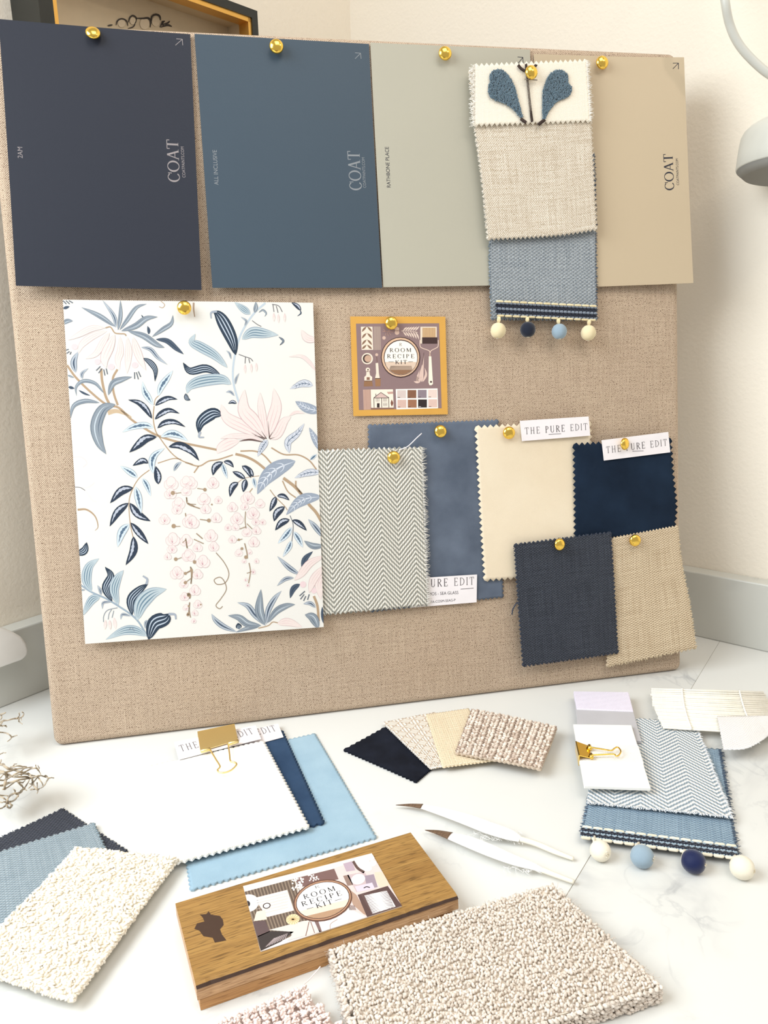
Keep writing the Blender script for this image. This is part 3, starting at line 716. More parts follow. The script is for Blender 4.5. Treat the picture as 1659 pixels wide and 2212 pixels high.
for c, S_ in (('d', "60,230,85 310,230,75 210,410,80 230,520,65 370,420,50 350,620,65 80,670,85 290,820,80 320,940,65 140,950,60 30,1040,65 200,1110,85 140,1250,65 110,1430,70 140,1585,55 110,1680,40 95,1770,32 700,400,85 840,460,60 665,490,50 530,500,65 760,570,80 580,630,80 790,660,50 870,665,40 480,725,45 565,720,50 690,780,62 800,760,55 530,860,50 770,890,68 600,1010,50 720,1000,36 660,1100,32 800,1100,32 760,1220,34 680,1310,24 700,1370,24"), ('c', "1380,250,95 1370,370,80 1560,230,80 1470,490,85 1560,340,70 1300,680,75 1450,560,70 1600,700,95 1400,920,95 1560,930,85 1390,1030,66 1340,1120,50 1590,1110,90 1450,1320,90 1530,1450,60 1540,1600,60 1560,1730,46")):
    for w_ in S_.split(): x, y, r = map(float, w_.split(',')); bloom(c, x, y, r, 3 + int(x) % 3 * 2)
for c, S_ in (('d', "220,300,20 265,645,22 600,860,14 635,960,16 680,1055,20 105,1110,20 70,1200,16 40,1480,20 30,1700,16 175,1585,10 298,466,10"), ('c', "1400,360,26 1410,755,26 1435,1150,22 1550,1320,18 1550,1430,20 1590,1570,20 1585,1800,16 1590,1710,12")):
    for w_ in S_.split(): x, y, r = map(float, w_.split(',')); dot(c, (x, y), r, (164, 140, 114), 11)
for c, w_, p in [('d', 9, [(675, 545), (670, 650), (682, 735)]), ('d', 9, [(610, 740), (680, 715)]), ('d', 9, [(690, 680), (750, 740)]), ('d', 12, [(665, 900), (690, 1000), (697, 1070)]), ('d', 10, [(715, 1120), (730, 1220), (710, 1345)]), ('d', 8, [(690, 1235), (745, 1218)]), ('d', 8, [(135, 285), (230, 300)]), ('d', 10, [(165, 633), (265, 645)]), ('d', 12, [(125, 790), (195, 850)]), ('d', 10, [(97, 855), (207, 905)]), ('d', 12, [(15, 385), (30, 460), (165, 512)]), ('d', 8, [(30, 460), (120, 465)]), ('d', 12, [(5, 850), (20, 955)]), ('d', 12, [(60, 1165), (70, 1250), (65, 1355)]), ('d', 8, [(0, 1235), (70, 1200)]), ('d', 10, [(20, 1460), (60, 1480), (50, 1520)]), ('d', 11, [(50, 1560), (45, 1650), (60, 1730)]), ('d', 8, [(580, 868), (640, 852)]), ('c', 7, [(1420, 365), (1500, 356)]), ('c', 8, [(1410, 760), (1490, 758)]), ('c', 8, [(1440, 1155), (1505, 1130)]), ('c', 12, [(1610, 1240), (1635, 1300), (1615, 1440)]), ('c', 9, [(1550, 1325), (1625, 1285)]), ('c', 9, [(1550, 1430), (1615, 1380)]), ('c', 10, [(1605, 1570), (1600, 1620)]), ('c', 11, [(1600, 1670), (1590, 1800)]), ('c', 10, [(1555, 900), (1575, 1020)]), ('c', 8, [(1515, 955), (1555, 920)]), ('c', 12, [(1580, 480), (1660, 520)]), ('c', 12, [(1560, 410), (1572, 465)]), ('c', 12, [(1550, 600), (1556, 640)])]: tan(c, w_, p, (160, 138, 114), 10)
tag(wp.mk('wallpaper_sample'), 'large white sheet printed with blue leaves, pink lilies and wisteria', 'wallpaper sample')
# ================================================================== printed square card on the board
def card_paper(c, r=.5): return plain('card_stock', c, r)
rc = Sheet(BD, [(756.5, 683.5), (962, 684), (967.5, 895), (763.5, 899)], .0022, card_paper((218, 164, 74)), .0005, None, 8)
def rv(p): return [(740 + x / 6.38, 660 + y / 6.38) for x, y in p]
def rp(p, c, L=2): rc.poly(rv(p), c, L)
def rr(x0, y0, x1, y1, c, L=2): rp([(x0, y0), (x1, y0), (x1, y1), (x0, y1)], c, L)
def rl(p, w, c, L=3): rc.ribbon(rv(p), (lambda t: (w / 6.38, 0)) if not callable(w) else w, c, L)
def rd(x, y, r, c, L=3, ry=None, inner=0.0): rc.disc(rv([(x, y)])[0], r / 6.38, (ry or r) / 6.38, c, L, 28, inner)
MAUVE, CRM, BRN1, BRN2, DKB = (136, 112, 112), (232, 214, 196), (132, 102, 82), (176, 146, 120), (62, 42, 40)
rp([(185, 250), (1330, 245), (1365, 1415), (225, 1440)], MAUVE, 1)
rp([(252, 292), (412, 292), (422, 610), (262, 612)], CRM)
for y in (320, 410, 500, 570):
    for sg in (-1, 1): rl([(335 + sg * 4, y - 30), (335 + sg * 40, y + 5), (335 + sg * 70, y + 45 if y < 560 else y + 30)], lambda t: (4.5 * math.sin(PI * min(.97, max(.05, t))), 0), BRN1, 3)
rp([(428, 290), (522, 290), (528, 610), (432, 612)], (168, 148, 138)); [rl([(440 + i * 14, 295), (444 + i * 14, 606)], 4, (146, 124, 116)) for i in range(6)]
for p in [[(550, 355), (700, 365)], [(600, 362), (560, 325)], [(630, 362), (660, 322)], [(600, 375), (590, 410)], [(640, 375), (665, 405)], [(620, 370), (628, 420)]]: rl(p, 8, (172, 134, 120))
for x, y, r in [(750, 325, 30), (750, 372, 32), (571, 446, 24), (470, 678, 20)]: rd(x, y, r, (206, 176, 160))
rl([(810, 350), (930, 352), (1035, 372)], 7, (222, 200, 186))
for i in range(6):
    x = 830 + i * 34
    rl([(x, 350), (x + 30, 320 - i), (x + 58, 296 - i * 2)], lambda t: (3.2 * math.sin(PI * min(.96, max(.05, t))), 0), (222, 200, 186)); rl([(x, 355), (x + 34, 395 + i * 4), (x + 52, 420 + i * 10)], lambda t: (3.2 * math.sin(PI * min(.96, max(.05, t))), 0), (222, 200, 186))
rr(1072, 292, 1298, 524, (222, 206, 186)); rr(1100, 306, 1282, 442, (206, 172, 130), 3); [rl([(1106 + i * 15, 308), (1108 + i * 15, 438)], 4, (150, 112, 78), 4) for i in range(12)]
rr(1096, 438, 1306, 526, DKB, 5); rl([(1066, 475), (1068, 560), (1100, 588), (1190, 622), (1205, 660)], 10, (222, 196, 178), 4); rl([(1318, 475), (1316, 560), (1285, 588), (1220, 622), (1207, 660)], 10, (222, 196, 178), 4)
rl([(1203, 650), (1204, 720)], 16, (196, 170, 150), 4); rp([(1188, 700), (1222, 700), (1246, 1080), (1222, 1100), (1195, 1096), (1184, 1060)], (238, 226, 208), 5); rd(1218, 1052, 14, DKB, 6)
rd(340, 732, 78, CRM, 3); rd(338, 732, 60, (70, 52, 48), 4); rd(350, 732, 48, (192, 158, 136), 5)
rl([(470, 700), (475, 785)], 9, (112, 84, 78)); rp([(455, 795), (490, 790), (500, 930), (512, 1000), (448, 1000), (462, 930)], CRM, 3); rp([(448, 1005), (524, 1005), (522, 1112), (452, 1114)], (150, 110, 78), 3); rl([(448, 1005), (522, 1005)], 8, DKB, 4)
rd(348, 885, 30, CRM, 3); rd(350, 884, 10, DKB, 4); rp([(330, 900), (368, 900), (378, 960), (408, 985), (405, 1035), (300, 1035), (300, 985), (325, 960)], CRM, 3); rr(332, 988, 374, 1026, (132, 96, 78), 4); rp([(298, 1040), (406, 1040), (418, 1112), (292, 1116)], (142, 104, 74), 3); rl([(298, 1038), (406, 1038)], 7, DKB, 4)
for p in [[(1040, 1045), (1030, 1000), (1060, 890)], [(1072, 1045), (1070, 960), (1098, 810)], [(1092, 1050), (1100, 950), (1120, 650)], [(1110, 1045), (1150, 950), (1132, 860)], [(1070, 1048), (1020, 1056), (980, 1044)], [(1060, 1040), (1030, 1010), (1025, 960)]]: rl(p, lambda t: (5.0 * math.sin(PI * min(.96, max(.06, t)) ** .7), 0), (214, 186, 174), 3)
rl([(1098, 820), (1115, 700), (1120, 650)], 6, (84, 62, 60), 4)
rd(800, 715, 272, (66, 46, 44), 3, 282); rd(798, 712, 258, (214, 178, 148), 4, 268); rd(802, 716, 236, (70, 50, 46), 5, 246); rd(803, 720, 226, (244, 236, 224), 6, 236)
rc.disc(rv([(803, 720)])[0], 224 / 6.38, 234 / 6.38, (214, 190, 170), 7, 20, 0, 0, .25, PI - .25); rc.disc(rv([(803, 722)])[0], 222 / 6.38, 232 / 6.38, (140, 104, 78), 8, 20, 0, 0, .78, PI - .78)
rp([(640, 888), (966, 886), (930, 780), (680, 780)], (214, 190, 170), 9); 
rp([(600, 830), (1006, 830), (966, 886), (640, 888)], (214, 190, 170), 9)
INKD = (44, 40, 46)
rc.serif('R', rv([(780, 558)])[0], rv([(818, 558)])[0], 42 / 6.38, INKD, 11, 0, .7)
rc.serif('ROOM', rv([(648, 642)])[0], rv([(946, 640)])[0], 54 / 6.38, INKD, 11, .28); rc.serif('RECIPE', rv([(612, 726)])[0], rv([(986, 724)])[0], 54 / 6.38, INKD, 11, .3); rc.serif('KIT', rv([(724, 808)])[0], rv([(888, 806)])[0], 54 / 6.38, INKD, 11, .22)
rl([(632, 776), (704, 776)], 5, INKD, 11); rl([(905, 775), (970, 773)], 5, INKD, 11)
rp([(282, 1160), (386, 1158), (390, 1434), (292, 1438)], (196, 162, 146), 3); [rl([(298 + i * 17, 1162), (304 + i * 17, 1434)], 5, (150, 112, 100), 4) for i in range(6)]
rp([(388, 1158), (694, 1154), (704, 1408), (394, 1412)], (240, 222, 206), 3); rp([(610, 1190), (694, 1186), (696, 1215), (630, 1222)], (190, 152, 140), 4)
rp([(434, 1272), (528, 1198), (632, 1268)], (206, 178, 170), 4)
for p in [[(430, 1272), (528, 1198), (638, 1270)], [(430, 1272), (434, 1408)], [(634, 1270), (638, 1406)], [(538, 1272), (540, 1406)], [(430, 1274), (636, 1272)], [(458, 1246), (457, 1215)]]: rc.ribbon(rv(p), 8 / 6.38, (44, 40, 40), 5, sub=1)
rr(474, 1346, 510, 1406, (50, 40, 38), 5)
for x, y in [(482, 1302), (584, 1302), (586, 1362)]:
    rr(x - 24, y - 20, x + 24, y + 20, (60, 52, 50), 5); [rr(x + dx, y + dy, x + dx + 18, y + dy + 15, (236, 222, 208), 6) for dx in (-20, 2) for dy in (-17, 2)]
rc.ribbon(rv([(676, 1300), (680, 1345), (678, 1390)]), lambda t: (5.4 * math.sin(PI * min(.95, max(.08, t))), 0), (120, 76, 60), 5); rp([(394, 1410), (704, 1406), (706, 1430), (398, 1434)], (130, 96, 82), 3)
rp([(732, 1152), (1308, 1142), (1316, 1416), (742, 1432)], (242, 236, 228), 3)
SWC = [[(206, 190, 184), (128, 88, 66), (136, 122, 130), (224, 202, 192)], [(206, 174, 162), (150, 104, 78), (44, 34, 34), (214, 184, 172)]]
for j in range(2):
    for i in range(4): x, y = 752 + i * 142 + j * 4, 1166 + j * 132 - i * 2; rr(x, y, x + 122, y + 112, SWC[j][i], 4); rr(x + 8, y + 96, x + 40, y + 103, (70, 56, 54) if SWC[j][i][0] > 100 else (190, 180, 176), 5)
tag(rc.mk('printed_card'), 'square mustard bordered card with paintbrushes and ROOM RECIPE KIT, pinned on the board', 'card')
# ================================================================== fabrics
M_label = plain('label_paper', (246, 240, 242), .5)
def fabric_threads(name, c): return plain(name, c, .9)
LBLC = (96, 90, 92)
def label_card(par, fr, quad, h, txt=None, extra=None, bend=None, clr=LBLC, bold=None, hpx=14, lines=()):
    s = Sheet(fr, quad, h, M_label, .0003, bend, 8)
    if txt: s.serif('THE PURE EDIT', *txt, hpx, clr, 1, .26, .8, bold)
    for a, b, w in lines: s.ribbon([a, b], w, clr, 1, sub=2)
    if extra: extra(s)
    o = s.mk('label_card', par); o['label'] = 'white printed paper label'; return o
# dusty blue velvet
M_dusty = velvet('dusty_blue_velvet', (84, 93, 108), (108, 118, 134), .95, .25, 28.0)
t, S, w_, h_, o = swatch('fabric_swatch', 'dusty blue velvet fabric swatch pinned behind the herringbone swatch', 'fabric swatch', BD, [(796, 918), (1076, 907), (1087, 1290), (800, 1322)], .0022, M_dusty, seed=1, wave=.0006, tooth=.0042, amp=.0008, minh=.0005)
def ex(s):
    s.sans('MOS - SEA GLASS', (926, 1286.5), (990, 1283), (70, 66, 70), 1, 1.1); s.sans('FA-COSM-SEAG-P', (931, 1303), (984, 1298.5), (70, 66, 70), 1, 1.1)
label_card(t, BD, [(886, 1250), (1030.5, 1241), (1029.5, 1301), (886, 1313)], .0036, ((866, 1272), (1024, 1263)), ex, hpx=17, bold=(4, 5, 6, 7), lines=[((995, 1272.5), (1023, 1270.5), 1.2)])
# herringbone
M_herr = herring('grey_herringbone_wool', (236, 231, 220), (138, 138, 130), .0155, .0044, 1.15, .0021)
t, S, w_, h_, o = swatch('fabric_swatch', 'large cream and grey herringbone fabric swatch beside the wallpaper sheet', 'fabric swatch', BD, [(668, 973), (912, 966), (925, 1308), (686, 1330)], .0060, M_herr, seed=2, wave=.0005, thick=.0010, tooth=.0046, amp=.0011)
fray(t, S, w_, h_, 'r', fabric_threads('cream_thread', (226, 222, 214)), 210, .0045, .00022, 3, fr=BD)
B = Buf(); B.tube([BD.px(p, .0072) for p in catmull([(862, 972), (878, 966), (888, 958), (899, 947), (911, 936)], 4)], .0005, 5); o = B.mk('loose_thread', M_label, t)
# cream wool
M_cream = velvet('cream_wool', (230, 213, 186), (238, 224, 200), .9, .3, 14.0, .2)
t, S, w_, h_, o = swatch('fabric_swatch', 'plain cream fabric swatch hanging left of the navy velvet one', 'fabric swatch', BD, [(1027, 922), (1276, 910), (1290, 1236), (1047, 1254)], .0044, M_cream, seed=3, wave=.0010, tooth=.0058, amp=.0014)
label_card(t, BD, [(1123, 909), (1271.5, 899.5), (1275, 941), (1127.5, 953)], .0066, ((1134, 938.5), (1269, 928.5)), hpx=14.5, bold=(4, 5, 6, 7), lines=[((1185, 938.5), (1212, 937), 1.1)])
# navy velvet
M_navy = velvet('navy_velvet', (18, 30, 46), (30, 46, 66), .9, .12, 24.0, .25)
t, S, w_, h_, o = swatch('fabric_swatch', 'dark navy velvet fabric swatch at the right of the pinboard', 'fabric swatch', BD, [(1240, 960), (1449, 947), (1463, 1136), (1243, 1172)], .0064, M_navy, seed=4, wave=.0006, tooth=.0058, amp=.0014, edges=dict(r=[(1455, 1152), (1462, 1095), (1455, 1020), (1449, 947)]))
label_card(t, BD, [(1299.5, 951), (1443.5, 933), (1448, 977), (1304.5, 995)], .0084, ((1310, 979.5), (1441, 962.5)), hpx=14.5, bold=(4, 5, 6, 7), lines=[((1366, 975), (1390, 974), 1.1)])
# beige + charcoal
M_beige = weave('beige_basket_linen', (232, 214, 184), (166, 142, 112), .0042, .0024, .26, .9, .0006, .42)
t, S, w_, h_, o = swatch('fabric_swatch', 'coarse beige linen swatch curling past the lower right edge of the board', 'fabric swatch', BD, [(1316, 1163), (1464, 1136), (1499, 1398), (1311, 1441)], .0078, M_beige, seed=5, wave=.0006, thick=.001, tooth=.004, amp=.0009, bend=lambda s, t: .004 * s * (1 - t), edges=dict(r=[(1499, 1398), (1488, 1310), (1473, 1220), (1464, 1136)]))
fray(t, S, w_, h_, 'r', fabric_threads('straw_thread', (222, 204, 172)), 90, .0022, .0003, 5); fray(t, S, w_, h_, 'b', fabric_threads('straw_thread', (222, 204, 172)), 50, .0022, .0003, 6)
M_char = weave('charcoal_tweed', (72, 77, 88), (34, 38, 47), .0034, .0024, .3, .9, .0006, .45, c3=(30, 34, 46))
t, S, w_, h_, o = swatch('fabric_swatch', 'charcoal blue tweed swatch pinned over the cream one, low on the board', 'fabric swatch', BD, [(1111, 1176), (1320, 1150), (1336, 1411), (1130, 1440)], .0104, M_char, seed=6, wave=.0007, thick=.0012, tooth=.0042, amp=.0010)
MT_char = fabric_threads('charcoal_thread', (56, 64, 82))
for sd, n_ in (('r', 90), ('l', 80), ('b', 60), ('t', 50)): fray(t, S, w_, h_, sd, MT_char, n_, .0022, .00028, 7 + n_)
B = Buf(); B.tube([BD.px(p, .008) for p in [(1118, 1300), (1112, 1308), (1107, 1318), (1106, 1328)]], .0006, 5); B.mk('loose_thread', MT_char, t)
# hanging stack: blue weave with braid, linen, embroidered
M_bluew = weave('blue_grey_weave', (172, 177, 180), (102, 112, 122), .0042, .0030, .26, .9, .0006, .40, c3=(182, 190, 196))
tB, S, w_, h_, o = swatch('fabric_swatch', 'blue grey woven swatch with pompom braid, lowest of the hanging fabrics', 'fabric swatch', BD, [(1072, 334), (1281, 330), (1289, 692), (1060, 690)], .0070, M_bluew, seed=7, wave=.0005, thick=.001, tooth=.0038, amp=.0008, edges=dict(r=[(1289, 692), (1288, 560), (1287, 430), (1283, 330)], l=[(1062, 690), (1057, 560), (1062, 440), (1070, 334)]))
MT_slate = fabric_threads('slate_thread', (62, 76, 96))
fray(tB, S, w_, h_, 'r', MT_slate, 130, .0024, .0003, 17); fray(tB, S, w_, h_, 'l', fabric_threads('slate_thread', (110, 126, 138)), 110, .0022, .0003, 18); fray(tB, S, w_, h_, 'b', MT_slate, 60, .002, .0003, 19)
M_cord = {k: yarn(k + '_cord', a, b, .85, 2600.0, .00012) for k, a, b in (('cream', (236, 220, 180), (222, 204, 160)), ('navy', (28, 34, 50), (20, 24, 36)), ('blue', (150, 170, 184), (136, 156, 172)), ('grey', (140, 150, 164), (118, 128, 144)), ('ivory', (242, 234, 214), (226, 214, 188)))}
def wave_cord(B, S2, t0, amp, k, r, h, m, n=220, ph=0):
    B.tube([S2(i / n, t0 + amp * math.sin(2 * PI * (i / n * k) + ph), h) for i in range(n + 1)], r, 5, m)
def braid(par, fr, quad, h, loops, k=26, lift=0.0, names=('cream', 'navy', 'grey')):
    f, Wd, Hd = coons(fr, [quad[0], quad[1]], [quad[2], quad[1]], [quad[3], quad[2]], [quad[3], quad[0]], h)
    S2 = lambda s, t, dh=0.0: fr.P(*f(s, t), h + dh)
    B = Buf(); V = []; n = 60
    for t_, dh in ((.12, 0), (.88, 0)):
        for i in range(n + 1): V.append(S2(i / n, t_, dh))
    B.add(V, [(i, i + 1, n + 2 + i, n + 1 + i) for i in range(n)], 1)
    for row in range(8):
        t0 = .14 + row * .103; m = [2, 1, 1, 2, 2, 1, 1, 2][row]
        wave_cord(B, S2, t0, .055, k, Hd * .075, .0009 + .0003 * (m == 1), m, 260, row % 2 * PI)
    nl = loops
    for i in range(nl):
        for t0, sg, mm in ((.94, 1, 0), (.05, -1, 0)):
            c = (i + .5) / nl; P = [S2(c + .36 / nl * math.cos(a), t0 + sg * .19 * math.sin(a), .0012) for a in np.linspace(0, PI, 8)]; B.tube(P, Hd * .085, 6, mm)
    o = B.mk('braid', [M_cord[names[0]], M_cord[names[1]], M_cord[names[2]]], par); o['label'] = 'navy and grey braid with cream picot loops'; return S2, Hd
def pompom(par, C, axis, r, mat, lab, stub=None, neck=None, el=1.06, cordmat=None):
    """wound thread bead: ribbed ellipsoid, hanging cord, stub of cut thread"""
    axis = np.array(axis, float); axis /= np.linalg.norm(axis); a = np.cross(axis, [0.3, 1, .2]); a /= np.linalg.norm(a); b = np.cross(axis, a)
    B = Buf(); nu, nv = 56, 18; V = []
    for j in range(nv + 1):
        th_ = PI * j / nv
        for i in range(nu):
            ph = 2 * PI * i / nu; k = 1 + .035 * (1 if i % 2 else -1) * math.sin(th_) + .012 * math.sin(5 * ph + 2) * math.sin(th_)
            dimple = 1 - .10 * math.exp(-((math.sin(th_)) / .25) ** 2); rad = r * k * math.sin(th_) ** .92 if 0 < j < nv else .0
            V.append(C + axis * (-math.cos(th_) * r * el * dimple) + a * rad * math.cos(ph) + b * rad * math.sin(ph))
    F = [(j * nu + i, j * nu + (i + 1) % nu, (j + 1) * nu + (i + 1) % nu, (j + 1) * nu + i) for j in range(nv) for i in range(nu)]
    B.add(V, F, 0)
    g = np.random.default_rng(int(r * 1e6) + int(abs(C[0]) * 1e4))
    e = C + axis * r * el * .93
    for _ in range(9): 
        d = axis * .6 + a * g.normal(0, .5) + b * g.normal(0, .5); q = e + (a * g.normal(0, 1) + b * g.normal(0, 1)) * r * .10; B.tube([q - axis * r * .1, q + d * r * .16], r * .05, 4, 1)
    o = B.mk('pompom', [mat, M_cord['ivory']], par); o['label'] = lab
    if neck is not None:
        N_ = Buf(); p0 = C - axis * r * el * .92
        for k in (-1, 0, 1): N_.tube([p0 + a * k * r * .05, (p0 + neck) / 2 + a * k * r * .16, neck + a * k * r * .10], r * .12, 5)
        N_.mk('cord', cordmat or M_cord['cream'], o)
    return o
S2, Hd = braid(tB, BD, [(1070, 651), (1288, 662), (1286, 692), (1072, 682)], .0084, 13)
for x, y, nx, ny, k, lab in ((1076, 714, 1078, 684, 'cream', 'cream pompom'), (1140, 712, 1139, 685, 'navy', 'black pompom'), (1208, 716, 1206, 688, 'blue', 'blue pompom'), (1271, 719, 1273, 690, 'cream', 'cream pompom')):
    C = BD.px((x, y), .0105); nk = BD.px((nx, ny), .0100); pompom(tB, C, C - nk, .0067, M_cord[k], lab, neck=nk)
M_nat = weave('slubby_natural_linen', (246, 238, 224), (186, 168, 144), .0021, .0021, .30, .9, .0005, .40, c3=(168, 150, 118))
t, S, w_, h_, o = swatch('fabric_swatch', 'natural slubby linen swatch, middle of the hanging fabrics', 'fabric swatch', BD, [(1014, 150), (1272, 140), (1286, 498), (1051, 519)], .0090, M_nat, seed=8, wave=.0006, thick=.0009, tooth=.0044, amp=.0011, bend=lambda s, t: .003 * (1 - t), edges=dict(b=[(1051, 519), (1130, 515), (1212, 509), (1286, 498)], l=[(1051, 519), (1040, 400), (1024, 270), (1014, 150)]))
fray(t, S, w_, h_, 'l', fabric_threads('ivory_thread', (240, 234, 224)), 120, .0022, .00022, 28)
M_ivory = weave('ivory_cotton', (250, 243, 228), (238, 226, 206), .0014, .0014, .10, .85, .0002, .4)
tE, S, w_, h_, o = swatch('fabric_swatch', 'white swatch embroidered with two blue teardrop leaves, top of the hanging fabrics', 'fabric swatch', BD, [(1024, 140), (1268, 130), (1276, 262), (1024, 271)], .0122, M_ivory, seed=9, wave=.0003, thick=.0009, tooth=.0046, amp=.0013)
MT_iv = fabric_threads('white_thread', (250, 246, 238))
fray(tE, S, w_, h_, 'l', MT_iv, 110, .0052, .0002, 30); fray(tE, S, w_, h_, 'r', MT_iv, 110, .0042, .0002, 31)
M_emb = [yarn('blue_embroidery_silk', (116, 137, 150), (80, 104, 120), .6, 600.0), plain('brown_embroidery_silk', (58, 42, 36), .8)]
def inpoly(p, P):
    c = False; j = len(P) - 1
    for i in range(len(P)):
        if (P[i][1] > p[1]) != (P[j][1] > p[1]) and p[0] < (P[j][0] - P[i][0]) * (p[1] - P[i][1]) / (P[j][1] - P[i][1]) + P[i][0]: c = not c
        j = i
    return c
def emb(outline, seed):
    P = catmull([(980 + x / 4.88, 100 + y / 4.88) for x, y in outline + [outline[0]]], 6); g = np.random.default_rng(seed); B = Buf()
    V0 = [BD.px(p, .0131) for p in P]; B.add(V0, [tuple(t) for t in tessellate_polygon([[Vector((p[0], p[1], 0)) for p in P]])]); xs = [p[0] for p in P]; ys = [p[1] for p in P]; tip = max(P, key=lambda p: p[1]); n = 0
    while n < 1500:
        p = np.array([g.uniform(min(xs), max(xs)), g.uniform(min(ys), max(ys))])
        if not inpoly(p, P): continue
        n += 1; d = np.array(tip) - p; d = d / (np.linalg.norm(d) + 1e-6); a = g.normal(0, .25) + (.35 if seed % 2 else -.35); d = np.array([d[0] * math.cos(a) - d[1] * math.sin(a), d[0] * math.sin(a) + d[1] * math.cos(a)]); L = g.uniform(3, 5.5)
        B.tube([BD.px(p - d * L / 2, .0134), BD.px(p, .0142), BD.px(p + d * L / 2, .0134)], .00032, 4)
    o = B.mk('embroidery', M_emb[0], tE); o['label'] = 'blue stitched leaf'
emb([(730, 745), (690, 600), (640, 420), (580, 310), (500, 245), (420, 255), (380, 310), (385, 375), (365, 430), (375, 520), (440, 570), (530, 600), (620, 660), (700, 750)], 1)
emb([(940, 765), (935, 620), (945, 460), (990, 330), (1060, 260), (1140, 252), (1200, 300), (1210, 390), (1245, 430), (1235, 500), (1180, 545), (1080, 590), (1010, 680), (965, 765)], 2)
B = Buf()
for pts, w_ in (([(762, 190), (775, 330), (795, 520), (815, 700), (828, 800)], .0012), ([(680, 200), (705, 230), (750, 262)], .0014), ([(870, 195), (840, 230), (800, 262)], .0013), ([(708, 765), (735, 785), (765, 805)], .0016), ([(958, 775), (925, 800), (890, 830)], .0016)):
    C = catmull([(980 + x / 4.88, 100 + y / 4.88) for x, y in pts], 14)
    for i in range(len(C) - 1):
        d = C[i + 1] - C[i]; l = np.linalg.norm(d); d = d / l; nr = np.array([-d[1], d[0]]); w2 = w_ * 1000 * 1.9
        B.tube([BD.px(C[i] - nr * w2 - d * .8, .0136), BD.px(C[i], .0146), BD.px(C[i] + nr * w2 + d * .8, .0136)], .0004, 4)
o = B.mk('embroidered_stem', M_emb[1], tE); o['label'] = 'dark brown stitched stem'
M_steel = plain('staple_wire', (120, 110, 100), .3, .9)
B = Buf(); B.tube([BD.px((1133.5, 171.5), .0145), BD.px((1147, 172), .0158), BD.px((1160.5, 173), .0145)], .0004, 5); B.mk('staple', M_steel, tE)
# ================================================================== push pins
M_gold, b_ = newmat('polished_brass', .16, 1.0); out(b_, (250, 208, 96))
def lathe(B, O, ax, a, b, prof_, n=28, m=0):
    V = []; 
    for z, r in prof_:
        for i in range(n): c = 2 * PI * i / n; V.append(O + ax * z + (a * math.cos(c) + b * math.sin(c)) * r)
    k = len(prof_); F = [(j * n + i, j * n + (i + 1) % n, (j + 1) * n + (i + 1) % n, (j + 1) * n + i) for j in range(k - 1) for i in range(n)]
    B.add(V, F + [tuple(range(n))[::-1], tuple((k - 1) * n + i for i in range(n))], m)
PINS = [((201, 73), .0045, 'holding the near black card', (.15, .45)), ((597, 101), .005, 'holding the slate blue card', (0, 0)), ((961, 116), .0045, 'holding the pale grey green card', (0, 0)), ((1300, 136), .005, 'holding the cream paint card', (0, 0)),
        ((1147, 157), .0158, 'through the embroidered swatch', (.1, 0)), ((398, 665), .0085, 'at the top of the floral wallpaper sheet', (0, 0)), ((845, 698), .004, 'holding the mustard bordered card', (0, 0)), ((951, 932), .0045, 'in the dusty blue velvet', (0, .1)),
        ((850, 988), .0078, 'in the herringbone swatch', (0, 0)), ((1099, 935), .0062, 'in the plain cream swatch', (0, 0)), ((1348, 959), .0095, 'pushed through the label on the navy velvet', (.5, 0)), ((1208, 1176), .0124, 'in the charcoal tweed swatch', (.2, 0)), ((1371, 1167), .0100, 'in the coarse beige linen', (0, 0))]
for p, h, l, tl in PINS:
    O = BD.px(p, h + .0012); ax = BD.N + BD.A * tl[0] + BD.B * tl[1]; ax = ax / np.linalg.norm(ax); a = np.cross(BD.B, ax); a /= np.linalg.norm(a); b = np.cross(ax, a)
    t = thing('push_pin', O, 'gold domed push pin ' + l, 'push pin', 'gold push pins on the board')
    B = Buf(); R_ = .0058; pr_ = [(0, R_ * .92), (.0004, R_), (.0009, R_)] + [(.0009 + .0030 * math.sin(x), R_ * math.cos(x)) for x in np.linspace(.15, 1.5, 9)]
    lathe(B, O, ax, a, b, pr_); B.mk('head', M_gold, t)
    B = Buf(); B.tube([O, O - ax * .008], [.0006, .0003], 6); B.mk('shaft', M_gold, t)
# ================================================================== things lying on the worktop
def onT(*a, **k): return swatch(*a, **k)
# --- stack under the gold clip
M_sky = velvet('pale_blue_wool', (146, 174, 192), (164, 190, 205), .95, .3, 30.0)
t, S, w_, h_, o = swatch('fabric_swatch', 'pale blue wool swatch, bottom of the stack under the gold clip', 'fabric swatch', TB, [(372, 1652), (680, 1584), (813, 1808), (412, 1922)], .0016, M_sky, seed=20, wave=.0002, thick=.0012, tooth=.0042, amp=.0008, minh=.0002)
M_den = velvet('denim_blue_wool', (42, 62, 88), (56, 78, 106), .95, .2, 40.0, .5)
t, S, w_, h_, o = swatch('fabric_swatch', 'denim blue wool swatch between the white and the pale blue ones', 'fabric swatch', TB, [(462, 1612), (610, 1578), (700, 1776), (420, 1852)], .0036, M_den, seed=21, wave=.0002, thick=.0014, tooth=.0042, amp=.0010)
label_card(t, TB, [(498, 1588), (600.5, 1563), (612.5, 1592), (508, 1620)], .0046, ((444, 1613), (598, 1579)), hpx=14)
M_white = velvet('white_wool', (250, 248, 242), (255, 253, 248), .9, .2, 16.0, .15)
t, S, w_, h_, o = swatch('fabric_swatch', 'white wool swatch clipped on top of the blue ones', 'fabric swatch', TB, [(322, 1655), (569, 1600), (667, 1786), (345, 1873)], .0066, M_white, seed=22, wave=.0003, thick=.0016, tooth=.0044, amp=.0011)
fray(t, S, w_, h_, 'b', fabric_threads('cream_thread', (236, 230, 214)), 130, .0014, .0003, 41, fr=TB)
